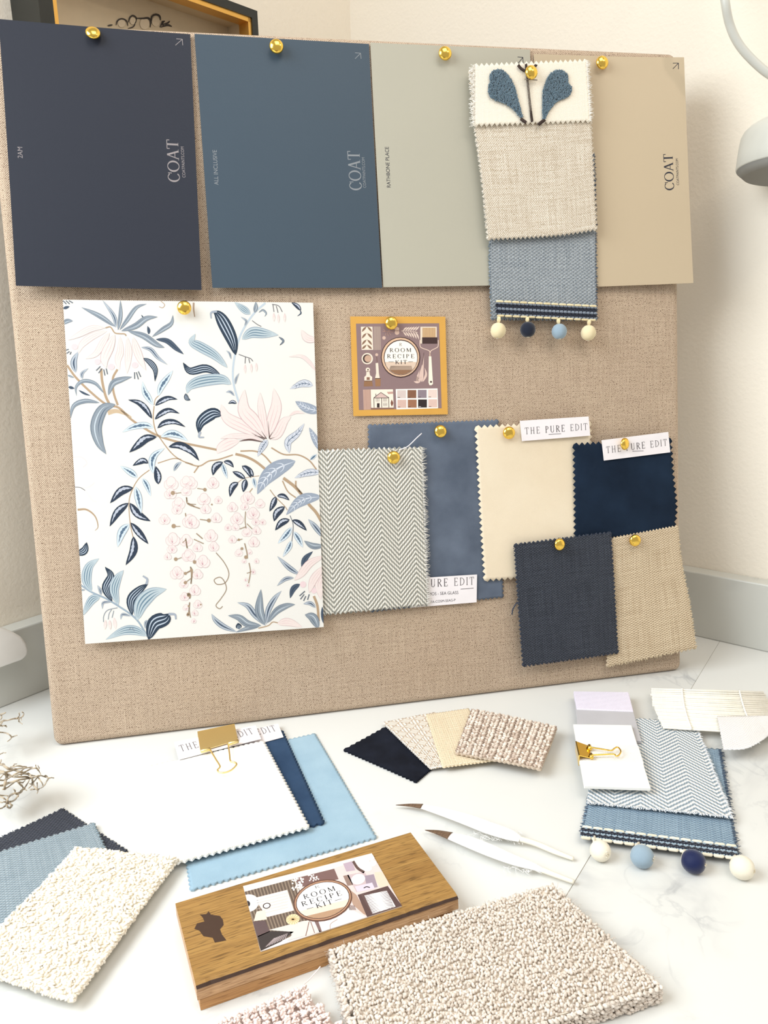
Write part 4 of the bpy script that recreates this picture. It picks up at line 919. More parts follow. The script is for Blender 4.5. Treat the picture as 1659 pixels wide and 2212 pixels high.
label_card(t, TB, [(376, 1603), (552, 1566.5), (564, 1596), (386, 1641)], .0080, ((391, 1624), (549, 1585)), hpx=14)
def bulldog(label, plate, rimw, wire, h, mat, hb, r=.0007, back=True):
    """plate: TL TR BR BL seen px of the upper spring plate at height h"""
    t = thing('bulldog_clip', TB.px(plate[3], hb), label, 'clip')
    TL, TR, BR, BL = [TB.px(p, h) for p in plate]; up = np.array([0, 0, 1.0]); B = Buf()
    TLl, TRl = TL.copy(), TR.copy(); TLl[2] = TRl[2] = (h + hb) / 2 + .001; dn = hb - .0002
    th_ = .0006
    def pl(P): 
        n = np.cross(P[1] - P[0], P[3] - P[0]); n /= np.linalg.norm(n); V = list(P) + [p - n * th_ for p in P]
        B.add(V, [(0, 1, 2, 3), (7, 6, 5, 4), (0, 4, 5, 1), (1, 5, 6, 2), (2, 6, 7, 3), (3, 7, 4, 0)])
    hi = .0035
    a, b_2 = TL + up * hi, TR + up * hi
    pl([BL, BR, b_2, a][::1]); ba, bb = TL.copy(), TR.copy(); ba[2] = bb[2] = hb
    pl([a, b_2, bb, ba])
    d = (BR - BL) / np.linalg.norm(BR - BL)
    B.mk('spring_body', mat, t, False)
    for p0, p1 in rimw:
        R_ = Buf(); P0, P1 = TB.px(p0, h + .0012), TB.px(p1, h + .0012); R_.tube([P0, P1], .0016, 10); R_.mk('rolled_rim', mat, t)
    Wb = Buf(); P = catmull([TB.px(p[:2], p[2]) for p in wire], 6); Wb.tube(P, r, 8); Wb.mk('wire_handle', mat, t); return t
M_brass, b_ = newmat('satin_brass', .36, 1.0); out(b_, (250, 226, 160))
bulldog('gold bulldog clip holding the white and blue wool swatches together', [(427, 1588), (507, 1571), (514, 1598), (433, 1622)], [((434, 1623), (454, 1618)), ((493, 1607), (515, 1601))], [(453, 1618, .0106), (466, 1640, .0112), (475, 1655, .0115), (472, 1661, .0115), (470, 1663, .0115), (473, 1668, .0114), (485, 1669, .0114), (499, 1664, .0114), (509, 1655, .0114), (511, 1650, .0115), (507, 1647, .0115), (498, 1644, .0115), (496, 1630, .0112), (493, 1606, .0106)], .0098, M_brass, .0001)
# --- samples in a fan
M_black = velvet('black_velvet', (16, 18, 26), (30, 34, 46), .95, .12, 50.0, .6)
t, S, w_, h_, o = swatch('fabric_swatch', 'black velvet swatch with scalloped edge at the left of the fan', 'fabric swatch', TB, [(742, 1619), (862, 1553), (932, 1660), (899, 1688)], .0018, M_black, seed=23, wave=.0003, thick=.0014, tooth=.004, amp=.0007, minh=.0002)
def yrows(parent, S, Wd, Hd, rows, fn): pass
M_geo, b_ = newmat('basket_weave_jacquard', .9, 0, .2, .2); u, v = uvc()
def geo():
    global u, v
    a = (u + v) * .7071; b = (u - v) * .7071
    ca = E.m('MODULO', E.m('FLOOR', a * (1 / .007)) + E.m('FLOOR', b * (1 / .007)) + 100.0, 2.0)
    s1 = esin(u * (2 * PI / .0024)); s2 = esin(v * (2 * PI / .0024)); f = ca * s1 + (1.0 - ca) * s2
    ed = E.m('MINIMUM', E.m('PINGPONG', a, .0035), E.m('PINGPONG', b, .0035)); k = clamp(1.0 - ed * 1200.0)
    n = noise(vec(u, v), 1500.0) - .5
    return clamp(.25 - f * .35 + k * .6 + n * .5), f
ff, gg = geo(); out(b_, mixc(ff, (246, 238, 226), (192, 168, 142)), .5 + .5 * gg, .0008)
t, S, w_, h_, o = swatch('fabric_swatch', 'cream and tan basket pattern swatch overlapping the black velvet', 'fabric swatch', TB, [(826, 1560), (940, 1538), (985, 1648), (930, 1660)], .0042, M_geo, seed=24, wave=.0003, thick=.0012, tooth=.003, amp=.0004)
fray(t, S, w_, h_, 'l', MT_iv, 60, .0020, .0003, 44, fr=TB); fray(t, S, w_, h_, 'b', MT_iv, 30, .0025, .0003, 45, fr=TB)
M_rib = weave('cream_chenille_rib', (248, 232, 202), (226, 204, 168), .0038, .0016, .3, .95, .0007, .40)
t, S, w_, h_, o = swatch('fabric_swatch', 'cream ribbed chenille swatch between the basket pattern and the chunky knit', 'fabric swatch', TB, [(921, 1543), (1012, 1530), (1070, 1640), (957, 1656)], .0066, M_rib, seed=25, wave=.0003, thick=.0016, tooth=.003, amp=.0005)
fray(t, S, w_, h_, 'b', fabric_threads('cream_thread', (244, 230, 204)), 60, .0014, .0004, 46, fr=TB)
def frame_at(S, s, t):
    e = .01; p = S(s, t); a = S(min(s + e, 1.02), t) - S(s - e, t); b = S(s, min(t + e, 1.02)) - S(s, t - e)
    a = a / np.linalg.norm(a); n = np.cross(a, b); n /= np.linalg.norm(n); return p, a, np.cross(n, a), n
M_knit = yarn('oatmeal_chunky_yarn', (240, 228, 214), (176, 150, 130))
t, S, w_, h_, o = swatch('fabric_swatch', 'chunky oatmeal knitted swatch, rightmost and topmost of the fan', 'fabric swatch', TB, [(1019, 1533), (1203, 1571), (1168, 1663), (984, 1624)], .0100, plain('oatmeal_backing', (206, 188, 168), .95), seed=26, wave=.0008, thick=.0016, tooth=.004, amp=.0006, part='backing')
g = np.random.default_rng(5); C = []; A = []; Bv = []; Nn = []
nc, nr_ = 11, 24; C2 = []; A2 = []; B2 = []; N2 = []
for i in range(nc):
    for j in range(nr_):
        for sg in (-1, 1):
            s_, t_ = (i + .5 + sg * .22) / nc + g.normal(0, .004), (j + .5 + (.25 if sg > 0 else 0)) / nr_ + g.normal(0, .006)
            p, a, b, n = frame_at(S, s_, min(t_, .99)); th_ = sg * .75 + g.normal(0, .3); l, w2 = w_ / nc * .33, h_ / nr_ * .44
            C.append(p + n * .0006); A.append((a * math.cos(th_) + b * math.sin(th_)) * l); Bv.append((-a * math.sin(th_) + b * math.cos(th_)) * w2); Nn.append(n * w2 * 1.25)
for i in range(nc + 1):
    for j in range(60):
        p, a, b, n = frame_at(S, min(.995, max(.005, i / nc)), (j + .5) / 60); C2.append(p + n * .0010 + a * g.normal(0, .0003)); A2.append(b * h_ / 90); B2.append(a * .0005); N2.append(n * .0006)
blobs('brown_yarn', C2, A2, B2, N2, yarn('taupe_yarn', (170, 146, 128), (132, 108, 92)), t, 8, .15, 'stuff')
ko = blobs('knitted_loops', C, A, Bv, Nn, M_knit, t, 3, .12, 'stuff')
# --- feather quills
M_fth, b_ = newmat('white_feather', .7, 0, .3, .4); u, v = uvc(); out(b_, mixc(clamp(esin(u * 4200.0) * .5 + .5), (252, 251, 248), (240, 238, 232)), esin(u * 4200.0), .00001)
M_tip = weave('brown_feather_tip', (128, 100, 74), (70, 50, 36), .0012, .02, .5, .6, .0002, .2); M_qs = plain('quill_shaft', (246, 240, 222), .3)
def feather(label, pts, ntip, nv_, down):
    t = thing('feather', TB.px(pts[4][:2], 0), label, 'feather', 'white brown tipped feathers')
    Q = [TB.px((x, y), z) for x, y, h, z in pts]; H = []
    for (x, y, h, z), i in zip(pts, range(len(pts))):
        a = np.array(pts[min(i + 1, len(pts) - 1)][:2]) - np.array(pts[max(i - 1, 0)][:2]); a = a / np.linalg.norm(a); n = np.array([-a[1], a[0]])
        H.append(np.linalg.norm(TB.px((x + n[0] * h, y + n[1] * h), z) - TB.px((x - n[0] * h, y - n[1] * h), z)) / 2)
    def part(i0, i1, name, mat, thk=.45, zadd=0):
        P = catmull([np.append(Q[i], H[i]) for i in range(i0, i1 + 1)], 8); B = Buf(); k = 14; V = []; U = []; L = 0
        for i, p in enumerate(P):
            tt = P[min(i + 1, len(P) - 1)][:3] - P[max(i - 1, 0)][:3]; tt /= np.linalg.norm(tt); sd = np.cross([0, 0, 1.0], tt); sd /= np.linalg.norm(sd); up = np.cross(tt, sd)
            if i: L += np.linalg.norm(p[:3] - P[i - 1][:3])
            for j in range(k):
                c = 2 * PI * j / k; V.append(p[:3] + sd * p[3] * math.cos(c) + up * p[3] * (thk if math.sin(c) > 0 else thk * .5) * math.sin(c)); U.append((L, math.cos(c) * p[3]))
        m_ = len(P); F = [(i * k + j, i * k + (j + 1) % k, (i + 1) * k + (j + 1) % k, (i + 1) * k + j) for i in range(m_ - 1) for j in range(k)] + [tuple(range(k))[::-1], tuple((m_ - 1) * k + j for j in range(k))]
        B.add(V, F, 0, U); return B.mk(name, mat, t)
    part(0, ntip, 'brown_tip', M_tip); part(ntip, nv_, 'vane', M_fth, .30); H[nv_] = min(H[nv_], .0021); part(nv_, len(pts) - 1, 'quill_shaft', M_qs, 1.0)
    g = np.random.default_rng(int(pts[0][0])); B = Buf()
    for x, y, L in down:
        p = TB.px((x, y), .004); a = g.uniform(-2.6, -.4); P = [p]
        for q in range(4): a += g.normal(0, .5); P.append(P[-1] + np.array([math.cos(a), math.sin(a), g.uniform(-.15, .15)]) * L / 4)
        B.tube(P, .00018, 4)
    B.mk('down', M_fth, t); return t
g = np.random.default_rng(3)
feather('white brown tipped feather lying nearer the pinboard, its downy side frayed', [(855, 1739, .6, .0035), (885, 1739.5, 3.0, .004), (912, 1742, 5, .005), (960, 1755, 9, .006), (1010, 1771, 12, .007), (1060, 1790, 13, .007), (1100, 1803, 12, .006), (1124, 1813, 6.5, .005), (1160, 1824, 4.5, .004), (1200, 1841, 4.2, .0035), (1239, 1856, 3, .002)], 2, 7, [(g.uniform(1030, 1125), 1797 + (x := g.uniform(0, 1)) * 0 + g.uniform(-2, 12), g.uniform(.004, .010)) for _ in range(46)])
feather('white brown tipped feather lying nearer the wooden block', [(918, 1793, .6, .0035), (945, 1798, 4.5, .004), (973, 1806, 8, .005), (1010, 1818, 12, .006), (1060, 1838, 13, .007), (1110, 1858, 11, .006), (1150, 1871, 8, .005), (1172, 1880, 5, .004), (1195, 1889, 4.2, .0035), (1240, 1906, 3.6, .0025)], 2, 7, [(g.uniform(1090, 1165), g.uniform(1868, 1880), g.uniform(.003, .006)) for _ in range(24)])
# --- oak block in two layers with the printed card
def oak(name, c1, c2, c3, sc=1.0):
    m, b = newmat(name, .5, 0, .35); u, v = uvc()
    w1 = noise(vec(u * 6.0, v * 60.0), 1.5, 4.0, .8); w2 = noise(vec(u * 40.0, v * 1100.0), 1.0, 3.0); w3 = noise(vec(u * 90.0, v * 900.0), 1.0, 1.0)
    col = mixc(clamp((w1 - .3) * 2.0), c1, c2); col = mixc(clamp((w2 - .44) * 2.6) * .7, col, c3); col = mixc(clamp((w3 - .57) * 9.0) * .6, col, c3)
    out(b, col, w2, .0003); return m
M_oak = oak('golden_oak', (176, 136, 76), (146, 106, 54), (84, 58, 28)); M_oak2 = oak('pale_sawn_oak', (216, 178, 138), (188, 144, 100), (140, 100, 64)); M_bark = plain('dark_bark', (62, 42, 32), .9)
M_knot = plain('dark_knot', (62, 44, 34), .6)
hB = .01633; ca, sa = math.cos(.2032), math.sin(.2032)
bo_ = np.array([0.127, -0.3014, 0]); bx = np.array([ca, sa, 0]); by = np.array([-sa, ca, 0]); BLn, BWd = .1566, .0670
blk = thing('wooden_block', bo_ + bx * BLn / 2 + by * BWd / 2, 'brown oak sample block with a dark knot, printed card lying on it', 'wood sample')
def layer(name, x0, x1, y0, y1, z0, z1, mats, rag=0.0, seed=0):
    B = Buf(); n = 60; g = np.random.default_rng(seed); r = np.cumsum(g.normal(0, 1, n + 1)); r = (r - np.linspace(r[0], r[-1], n + 1)); r = r / (abs(r).max() + 1e-9) * rag
    rows = []
    P = lambda x, y, z: bo_ + bx * x + by * y + np.array([0, 0, z])
    prof_ = [(y1, z0), (y1, z1), (y0 + .004, z1), (y0 + .0015, z1 - .0006), (y0, z1 - .0016), (y0 + .0006, z1 - .0022), (y0, z0)] if rag else [(y1, z0), (y1, z1), (y0 + .0006, z1), (y0, z1 - .0006), (y0, z0)]
    k = len(prof_); V = []; U = []
    for i in range(n + 1):
        x = x0 + (x1 - x0) * i / n; d = 0
        for j, (y, z) in enumerate(prof_):
            yy = y + (abs(r[i]) * (1.0 if j == 3 else .7) if rag and 2 < j < 6 else 0); zz = z + (r[i] * .55 if rag and 2 < j < 6 else 0); V.append(P(x, yy, zz)); U.append((x, (y if j < 3 else y0 - (z1 - z) * 1.0) + seed * .3))
            d = 0
    F = [(i * k + j, (i + 1) * k + j, (i + 1) * k + (j + 1) % k, i * k + (j + 1) % k) for i in range(n) for j in range(k)]
    M_ = [(1 if rag and j in (3, 4) else 2 if j >= (5 if rag else 2) and j < k - 1 else 0) for i in range(n) for j in range(k)]
    F += [tuple(range(k)), tuple(n * k + j for j in range(k))[::-1]]; M_ += [2, 2]
    B.add(V, F, 0, U); B.M = M_; return B.mk(name, mats, blk, False)
layer('lower_layer', .0012, BLn - .004, .0006, BWd - .001, 0.0002, .0076, [M_oak2, M_bark, oak('tan_sawn_oak', (206, 158, 104), (176, 126, 76), (134, 90, 50))], 0, 1)  # front and ends of the lower layer in a darker, tanner oak
layer('top_layer', 0, BLn, 0, BWd, .0078, hB, [M_oak, M_bark, M_oak2], .0016, 2)
kb = Sheet(TB, [(405, 1960), (500, 1950), (510, 2070), (420, 2070)], hB, M_knot, .0001); kb.buf = Buf()
def kz(p): return [(360 + x * .3978, 1780 + y * .3978) for x, y in p]
kb.poly(kz([(180, 492), (215, 490), (228, 474), (240, 492), (290, 500), (305, 520), (310, 548), (290, 572), (300, 600), (325, 632), (262, 645), (250, 618), (200, 610), (178, 580), (150, 570), (165, 540), (205, 530), (196, 508)]), (66, 46, 34), 1)
kb.mats[0] = M_knot; ko = kb.mk('knot', blk); ko['label'] = 'dark brown knot in the oak'
bc = Sheet(TB, [(525, 1914), (803, 1843), (868, 1957), (563, 2055)], hB + .0006, plain('glossy_card_stock', (232, 222, 216), .25), .0005, None, 8, .28)
def zv(p): return [(500 + x / 4.1475, 1820 + y / 4.1475) for x, y in p]
def zp(p, c, L=2): bc.poly(zv(p), c, L)
def zl(p, w, c, L=3): bc.ribbon(zv(p), (lambda t: (w / 4.15, 0)) if not callable(w) else w, c, L)
def zd(x, y, rx, ry, c, L=3, inner=0.0, rot=-.24): bc.disc(zv([(x, y)])[0], rx / 4.15, ry / 4.15, c, L, 30, inner, rot)
zp([(108, 445), (560, 325), (620, 560), (700, 760), (262, 970)], (108, 92, 80), 1)
for i in range(34): zl([(112 + i * 14, 442 - i * 3.6), (150 + i * 14, 560 - i * 3.6), (262 + i * 14, 890 - i * 3.6)][:3], 4, (66, 52, 46) if i % 2 else (160, 142, 122), 2)
zp([(205, 498), (500, 425), (560, 610), (318, 670)], (226, 210, 202), 4); [zl([(225, 520 + i * 26), (505, 452 + i * 26)], 3, (200, 180, 172), 5) for i in range(6)]
zd(150, 545, 95, 78, (238, 232, 228), 5); zd(142, 550, 26, 28, (44, 36, 36), 6); zp([(225, 620), (300, 605), (318, 690), (200, 706)], (226, 206, 188), 6); zd(316, 568, 36, 26, (60, 50, 50), 6); zd(316, 568, 26, 18, (230, 224, 222), 7)
zp([(190, 712), (300, 700), (345, 800), (235, 850)], (92, 74, 74), 5); zp([(235, 840), (340, 795), (560, 800), (440, 890), (262, 972)], (58, 50, 48), 5)
for i in range(16): zl([(300 + i * 12, 940 - i * 5), (380 + i * 8, 860 - i * 3)], 4, (196, 180, 180) if i % 2 else (110, 96, 94), 6)
zp([(335, 785), (640, 705), (690, 700), (800, 800), (500, 880), (540, 830), (520, 800)], (206, 200, 194), 5); zl([(695, 712), (680, 780), (665, 838)], 7, (130, 92, 80), 7); zl([(710, 712), (745, 812)], 6, (130, 92, 80), 7)
zd(550, 690, 62, 46, (226, 206, 164), 7, 0); [zl([(550, 690), (550 + 62 * math.cos(a), 690 + 46 * math.sin(a))], 5, (186, 158, 112), 8) for a in np.linspace(0, 6, 15)]
zp([(560, 325), (920, 235), (960, 330), (620, 400)], (116, 88, 84), 3)
g = np.random.default_rng(9)
for i in range(46): zd(g.uniform(545, 650), g.uniform(320, 430), 8, 7, (240, 232, 224), 6 + i * .06)
for i in range(20): zd(g.uniform(690, 780), g.uniform(285, 345), 7, 6, (236, 226, 220), 6 + i * .06)
zp([(920, 232), (1260, 108), (1400, 360), (1528, 568), (1210, 668), (1080, 620), (940, 300)], (216, 196, 192), 2)
zp([(1000, 190), (1080, 168), (1110, 250), (1030, 262)], (176, 156, 168), 3); zp([(1095, 160), (1220, 120), (1250, 230), (1180, 268)], (238, 228, 224), 3); zl([(1090, 168), (1130, 230), (1190, 268)], 24, (92, 70, 66), 4)
for x, y in ((1250, 135), (1265, 188), (1225, 232)): zd(x, y, 32, 26, (246, 240, 238), 5)
zp([(1035, 292), (1190, 262), (1280, 400), (1120, 445)], (190, 170, 172), 4); zp([(1190, 300), (1275, 285), (1310, 400), (1220, 420)], (150, 134, 146), 5); zd(1136, 330, 62, 46, (246, 240, 238), 6); zd(1136, 330, 50, 36, (232, 220, 218), 7, .8); zp([(1105, 395), (1260, 360), (1285, 415), (1128, 445)], (206, 194, 206), 6); zl([(1185, 410), (1210, 398), (1240, 405)], 8, (50, 40, 44), 8)
zp([(1282, 268), (1372, 262), (1415, 385), (1330, 408), (1290, 330)], (224, 196, 176), 5)
zp([(1000, 300), (1050, 290), (1090, 380), (1040, 390)], (140, 116, 106), 4); zp([(1030, 400), (1120, 470), (1230, 665), (1180, 640), (1090, 560)], (170, 140, 122), 3)
zp([(1130, 470), (1400, 390), (1528, 568), (1215, 668)], (86, 66, 64), 4); zp([(1190, 475), (1390, 432), (1470, 575), (1265, 640)], (250, 246, 244), 5)
for i in range(20): y = 470 + i * 9; zl([(1160 + i * 5, y), (1230 + i * 5, y - 12), (1300 + i * 4, y - 18)], lambda t: (1.4 * (1 - t), 0), (104, 82, 80), 6); zl([(1400 + i * 4, y - 36 + i), (1340 + i * 4, y - 22), (1290 + i * 4, y - 14)], lambda t: (1.4 * (1 - t), 0), (110, 88, 86), 6)
zp([(740, 700), (1090, 610), (1200, 668), (800, 808)], (240, 230, 228), 4); zl([(885, 780), (890, 730), (950, 690)], 7, (170, 150, 140), 6); zp([(735, 690), (770, 684), (812, 800), (790, 810)], (120, 96, 92), 5)
for i in range(7): zl([(1045 + i * 9, 560 + i), (1060 + i * 9, 606)], 4, (80, 62, 58), 7)
zd(818, 522, 268, 184, (96, 66, 54), 9); zd(818, 520, 256, 172, (176, 134, 106), 10); zd(818, 520, 246, 162, (84, 60, 52), 11); zd(818, 520, 238, 156, (248, 244, 240), 12)
bc.disc(zv([(818, 520)])[0], 237 / 4.15, 155 / 4.15, (224, 204, 186), 13, 20, 0, -.24, .30, PI - .30); bc.disc(zv([(818, 522)])[0], 235 / 4.15, 154 / 4.15, (172, 138, 110), 14, 20, 0, -.24, .72, PI - .72)
zp([(640, 640), (1030, 545), (1030, 500), (610, 590)], (248, 244, 240), 13) if 0 else None
bc.serif('R', zv([(752, 418)])[0], zv([(795, 405)])[0], 26 / 4.15, INKD, 16, 0, .7)
bc.serif('ROOM', zv([(652, 514)])[0], zv([(936, 432)])[0], 44 / 4.15, INKD, 16, .3); bc.serif('RECIPE', zv([(634, 578)])[0], zv([(992, 474)])[0], 44 / 4.15, INKD, 16, .3); bc.serif('KIT', zv([(764, 594)])[0], zv([(912, 552)])[0], 44 / 4.15, INKD, 16, .24)
zl([(674, 600), (735, 584)], 4, INKD, 16); zl([(926, 524), (986, 508)], 4, INKD, 16)
tag(bc.mk('business_card'), 'glossy ROOM RECIPE KIT business card with a photo collage, lying on the oak block', 'card')
# --- cut pile carpet sample
M_pile = yarn('beige_wool_tufts', (236, 225, 213), (200, 186, 171), .95, 500.0)
t = thing('carpet_sample', (*TB.to2((1080, 2100)), 0), 'thick beige cut pile carpet sample in the near right corner of the photo', 'carpet sample')
quad = [(716, 2048), (1192, 1908), (1428, 2128), (790, 2325)]
TLc, TRc, BRc, BLc = [TB.to2(p, .0125) for p in quad]; cc = (TLc + TRc + BRc + BLc) / 4
def shrink(p, k): v = p - cc; return cc + v * (1 - k / np.linalg.norm(v))
B = Buf(); q4 = [shrink(p, .004) for p in (BLc, BRc, TRc, TLc)]
B.add([TB.P(*p, .0002) for p in q4] + [TB.P(*p, .0112) for p in q4], [(3, 2, 1, 0), (4, 5, 6, 7), (0, 1, 5, 4), (1, 2, 6, 5), (2, 3, 7, 6), (3, 0, 4, 7)]); B.mk('backing', plain('carpet_backing', (236, 224, 208), .95), t, False)
g = np.random.default_rng(12); C = []; A = []; Bv = []; Nn = []
Wc, Hc = np.linalg.norm(TRc - TLc), np.linalg.norm(TLc - BLc); pit = .00155; nx, ny = int(Wc / pit), int(Hc / pit)
bil = lambda s, t: (BLc * (1 - s) + BRc * s) * (1 - t) + (TLc * (1 - s) + TRc * s) * t
for i in range(nx):
    for j in range(ny):
        p = bil((i + .5 + g.normal(0, .3)) / nx, (j + .5 + g.normal(0, .3)) / ny); ed = min(i, nx - 1 - i, j, ny - 1 - j); z = .0130 - (.0020 if ed < 1 else .0006 if ed < 2 else 0) + g.normal(0, .0005)
        th_ = g.uniform(0, 6.28); tl_ = g.normal(0, .28, 2); r = g.uniform(.00085, .0013); up = np.array([tl_[0], tl_[1], 1.0]); up /= np.linalg.norm(up)
        a = np.array([math.cos(th_), math.sin(th_), 0]); a = a - up * (a @ up); b = np.cross(up, a)
        C.append(TB.P(*p, z - .0008)); A.append(a * r); Bv.append(b * r * g.uniform(.7, 1.1)); Nn.append(up * g.uniform(.0009, .0016))
for (p0, p1) in ((TLc, TRc), (TRc, BRc), (TLc, BLc), (BLc, BRc)):
    L = np.linalg.norm(p1 - p0); n_ = int(L / .0016)
    for i in range(n_):
        for z in (.0014, .0030, .0046, .0062, .0078, .0094, .0108):
            f = (i + g.uniform(0, 1)) / n_; p = p0 + (p1 - p0) * f; v = p - cc; v = v / np.linalg.norm(v); p = p + v * (g.normal(0, .0006) + .0002 - (0.0010 if z < .003 else 0)); r = g.uniform(.0008, .0012); o3 = np.array([v[0], v[1], g.normal(0, .3)]); o3 /= np.linalg.norm(o3); a = np.cross(o3, [0, 0, 1]); a /= np.linalg.norm(a); b = np.cross(o3, a)
            C.append(TB.P(*p, z)); A.append(a * r); Bv.append(b * r); Nn.append(o3 * r * 1.5)
blobs('pile', C, A, Bv, Nn, M_pile, t, 4, .16, 'stuff')
B = Buf()
for i in range(420):
    e0, e1 = ((TLc, BLc), (TLc, TRc), (TRc, BRc))[i % 3]; p = e0 + (e1 - e0) * g.uniform(0, 1); v = p - cc; v /= np.linalg.norm(v); P = [TB.P(*p, g.uniform(.003, .012))]; d = np.array([v[0], v[1], g.normal(0, .3)])
    for q in range(4): d = d + g.normal(0, .35, 3); d /= np.linalg.norm(d); P.append(P[-1] + d * .0011); P[-1][2] = max(.0005, P[-1][2])
    B.tube(P, .00010, 3)
B.mk('stray_fibres', M_pile, t)['kind'] = 'stuff'
# --- pale pink looped rug sample
M_pink = yarn('blush_wool_loops', (250, 236, 230), (228, 204, 194), .95, 500.0)
quad = [(640, 2124), (660, 2124), (800, 2262), (470, 2262)]
t = thing('rug_sample', (*TB.to2((630, 2200)), 0), 'pale pink looped wool rug sample poking in beside the oak block', 'rug sample')
apex = TB.to2((655, 2128), .008); rgt = TB.to2((815, 2290), .008); lft = TB.to2((345, 2262), .008); d1, d2 = rgt - apex, lft - apex; bot = apex + d1 + d2
ci = (apex + bot) / 2; q4 = [bot, rgt, apex, lft]; q5 = [ci + (p - ci) * .97 for p in q4]
B = Buf(); B.add([TB.P(*p, .0002) for p in q5] + [TB.P(*p, .0050) for p in q5], [(3, 2, 1, 0), (4, 5, 6, 7), (0, 1, 5, 4), (1, 2, 6, 5), (2, 3, 7, 6), (3, 0, 4, 7)]); bm_ = B.mk('backing', plain('rug_backing', (226, 208, 200), .95), t, False)
bm = bmesh.new(); bm.from_mesh(bm_.data); bmesh.ops.recalc_face_normals(bm, faces=bm.faces); bm.to_mesh(bm_.data); bm.free()
C = []; A = []; Bv = []; Nn = []; L1, L2 = np.linalg.norm(d1), np.linalg.norm(d2); e1, e2 = d1 / L1, d2 / L2; nr2 = int(L1 / .0075)
for j in range(nr2):
    for i in range(int(L2 / .0046)):
        c0 = apex + e1 * (j + .5) * L1 / nr2 + e2 * (i + .5 + .5 * (j % 2)) * .0046
        for k in range(13):
            f = k / 12 - .5; p = c0 + e1 * f * .0062 + e2 * (f * .0024 + g.normal(0, .0004)); z = .0058 + .0042 * math.cos(f * 2.6) + g.normal(0, .0003)
            for m_ in range(2): a = np.array([e1[0], e1[1], 0]) * .0007; up = np.array([g.normal(0, .3), g.normal(0, .3), 1]); r = g.uniform(.0006, .0010); C.append(TB.P(*(p + e2 * (m_ - .5) * .0016), z + g.normal(0, .0004))); A.append(a); Bv.append(np.array([e2[0], e2[1], 0]) * r * 1.3); Nn.append(up * r * 1.2)
blobs('wool_loops', C, A, Bv, Nn, M_pink, t, 5, .2, 'stuff')
B = Buf(); B.tube([TB.px(p[:2], p[2]) for p in catmull([(648, 2140, .011), (655, 2128, .010), (668, 2116, .010), (684, 2098, .012), (692, 2088, .014)], 4)], .00035, 5); B.mk('loose_thread', M_pink, t)
# --- left pile: dark tweed, grey blue weave, cream boucle
M_dk = weave('ink_blue_tweed', (60, 64, 76), (30, 33, 42), .0040, .0026, .3, .9, .0006, .45)
t, S, w_, h_, o = swatch('fabric_swatch', 'ink blue tweed swatch, lowest of the three lying at the left edge', 'fabric swatch', TB, [(-60, 1836), (135, 1747), (276, 1838), (70, 1960)], .0018, M_dk, seed=30, wave=.0003, thick=.0012, tooth=.0042, amp=.0010, minh=.0002)
fray(t, S, w_, h_, 't', MT_char, 50, .002, .0003, 50, fr=TB); fray(t, S, w_, h_, 'r', MT_char, 50, .002, .0003, 51, fr=TB)
M_gb = weave('grey_blue_rib_weave', (164, 176, 182), (106, 122, 132), .0036, .0024, .24, .9, .0006, .42)
t, S, w_, h_, o = swatch('fabric_swatch', 'grey blue woven swatch between the ink tweed and the cream boucle', 'fabric swatch', TB, [(-70, 1862), (202, 1776), (258, 1900), (-70, 2055)], .0042, M_gb, seed=31, wave=.0004, thick=.0012, tooth=.0042, amp=.0010)
fray(t, S, w_, h_, 'r', fabric_threads('grey_thread', (150, 168, 178)), 60, .002, .0003, 52, fr=TB)
M_bcl = yarn('cream_boucle_yarn', (252, 246, 234), (228, 216, 194), .95, 500.0)
t, S, w_, h_, o = swatch('fabric_swatch', 'thick cream boucle swatch on top at the left edge', 'fabric swatch', TB, [(165, 1830), (383, 1853), (156, 2160), (-78, 2082)], .0088, plain('boucle_backing', (240, 230, 210), .95), seed=32, wave=.0010, thick=.0020, tooth=.005, amp=.0008, part='backing')
C = []; A = []; Bv = []; Nn = []; pit = .0023; nx, ny = int(w_ / pit), int(h_ / pit)
for i in range(nx):
    for j in range(ny):
        s_, t_ = (i + .5 + g.normal(0, .22)) / nx, (j + .5 + (.5 if i % 2 else 0) + g.normal(0, .22)) / ny
        p, a, b, n = frame_at(S, min(1, max(0, s_)), min(1, max(0, t_))); th_ = g.normal(.6 if (i // 2) % 2 else -.5, .5); l = g.uniform(.0011, .0024); r = g.uniform(.0006, .0011)
        big = 1.25 if g.uniform() < .18 else 1.0; C.append(p + n * g.uniform(-.0002, .0009)); A.append((a * math.cos(th_) + b * math.sin(th_)) * l * big); Bv.append((-a * math.sin(th_) + b * math.cos(th_)) * r * big); Nn.append(n * r * big)
for sd in 'tblr':
    for k in range(90):
        x = (k + g.uniform()) / 90; s_, t_ = dict(t=(x, 1), b=(x, 0), l=(0, x), r=(1, x))[sd]; p, a, b, n = frame_at(S, s_, t_); th_ = g.uniform(0, 6); l = g.uniform(.001, .002); C.append(p - n * g.uniform(0, .002)); A.append((a * math.cos(th_) + b * math.sin(th_)) * l); Bv.append((-a * math.sin(th_) + b * math.cos(th_)) * .0009); Nn.append(n * .0011)
blobs('boucle_loops', C, A, Bv, Nn, M_bcl, t, 6, .2, 'stuff')
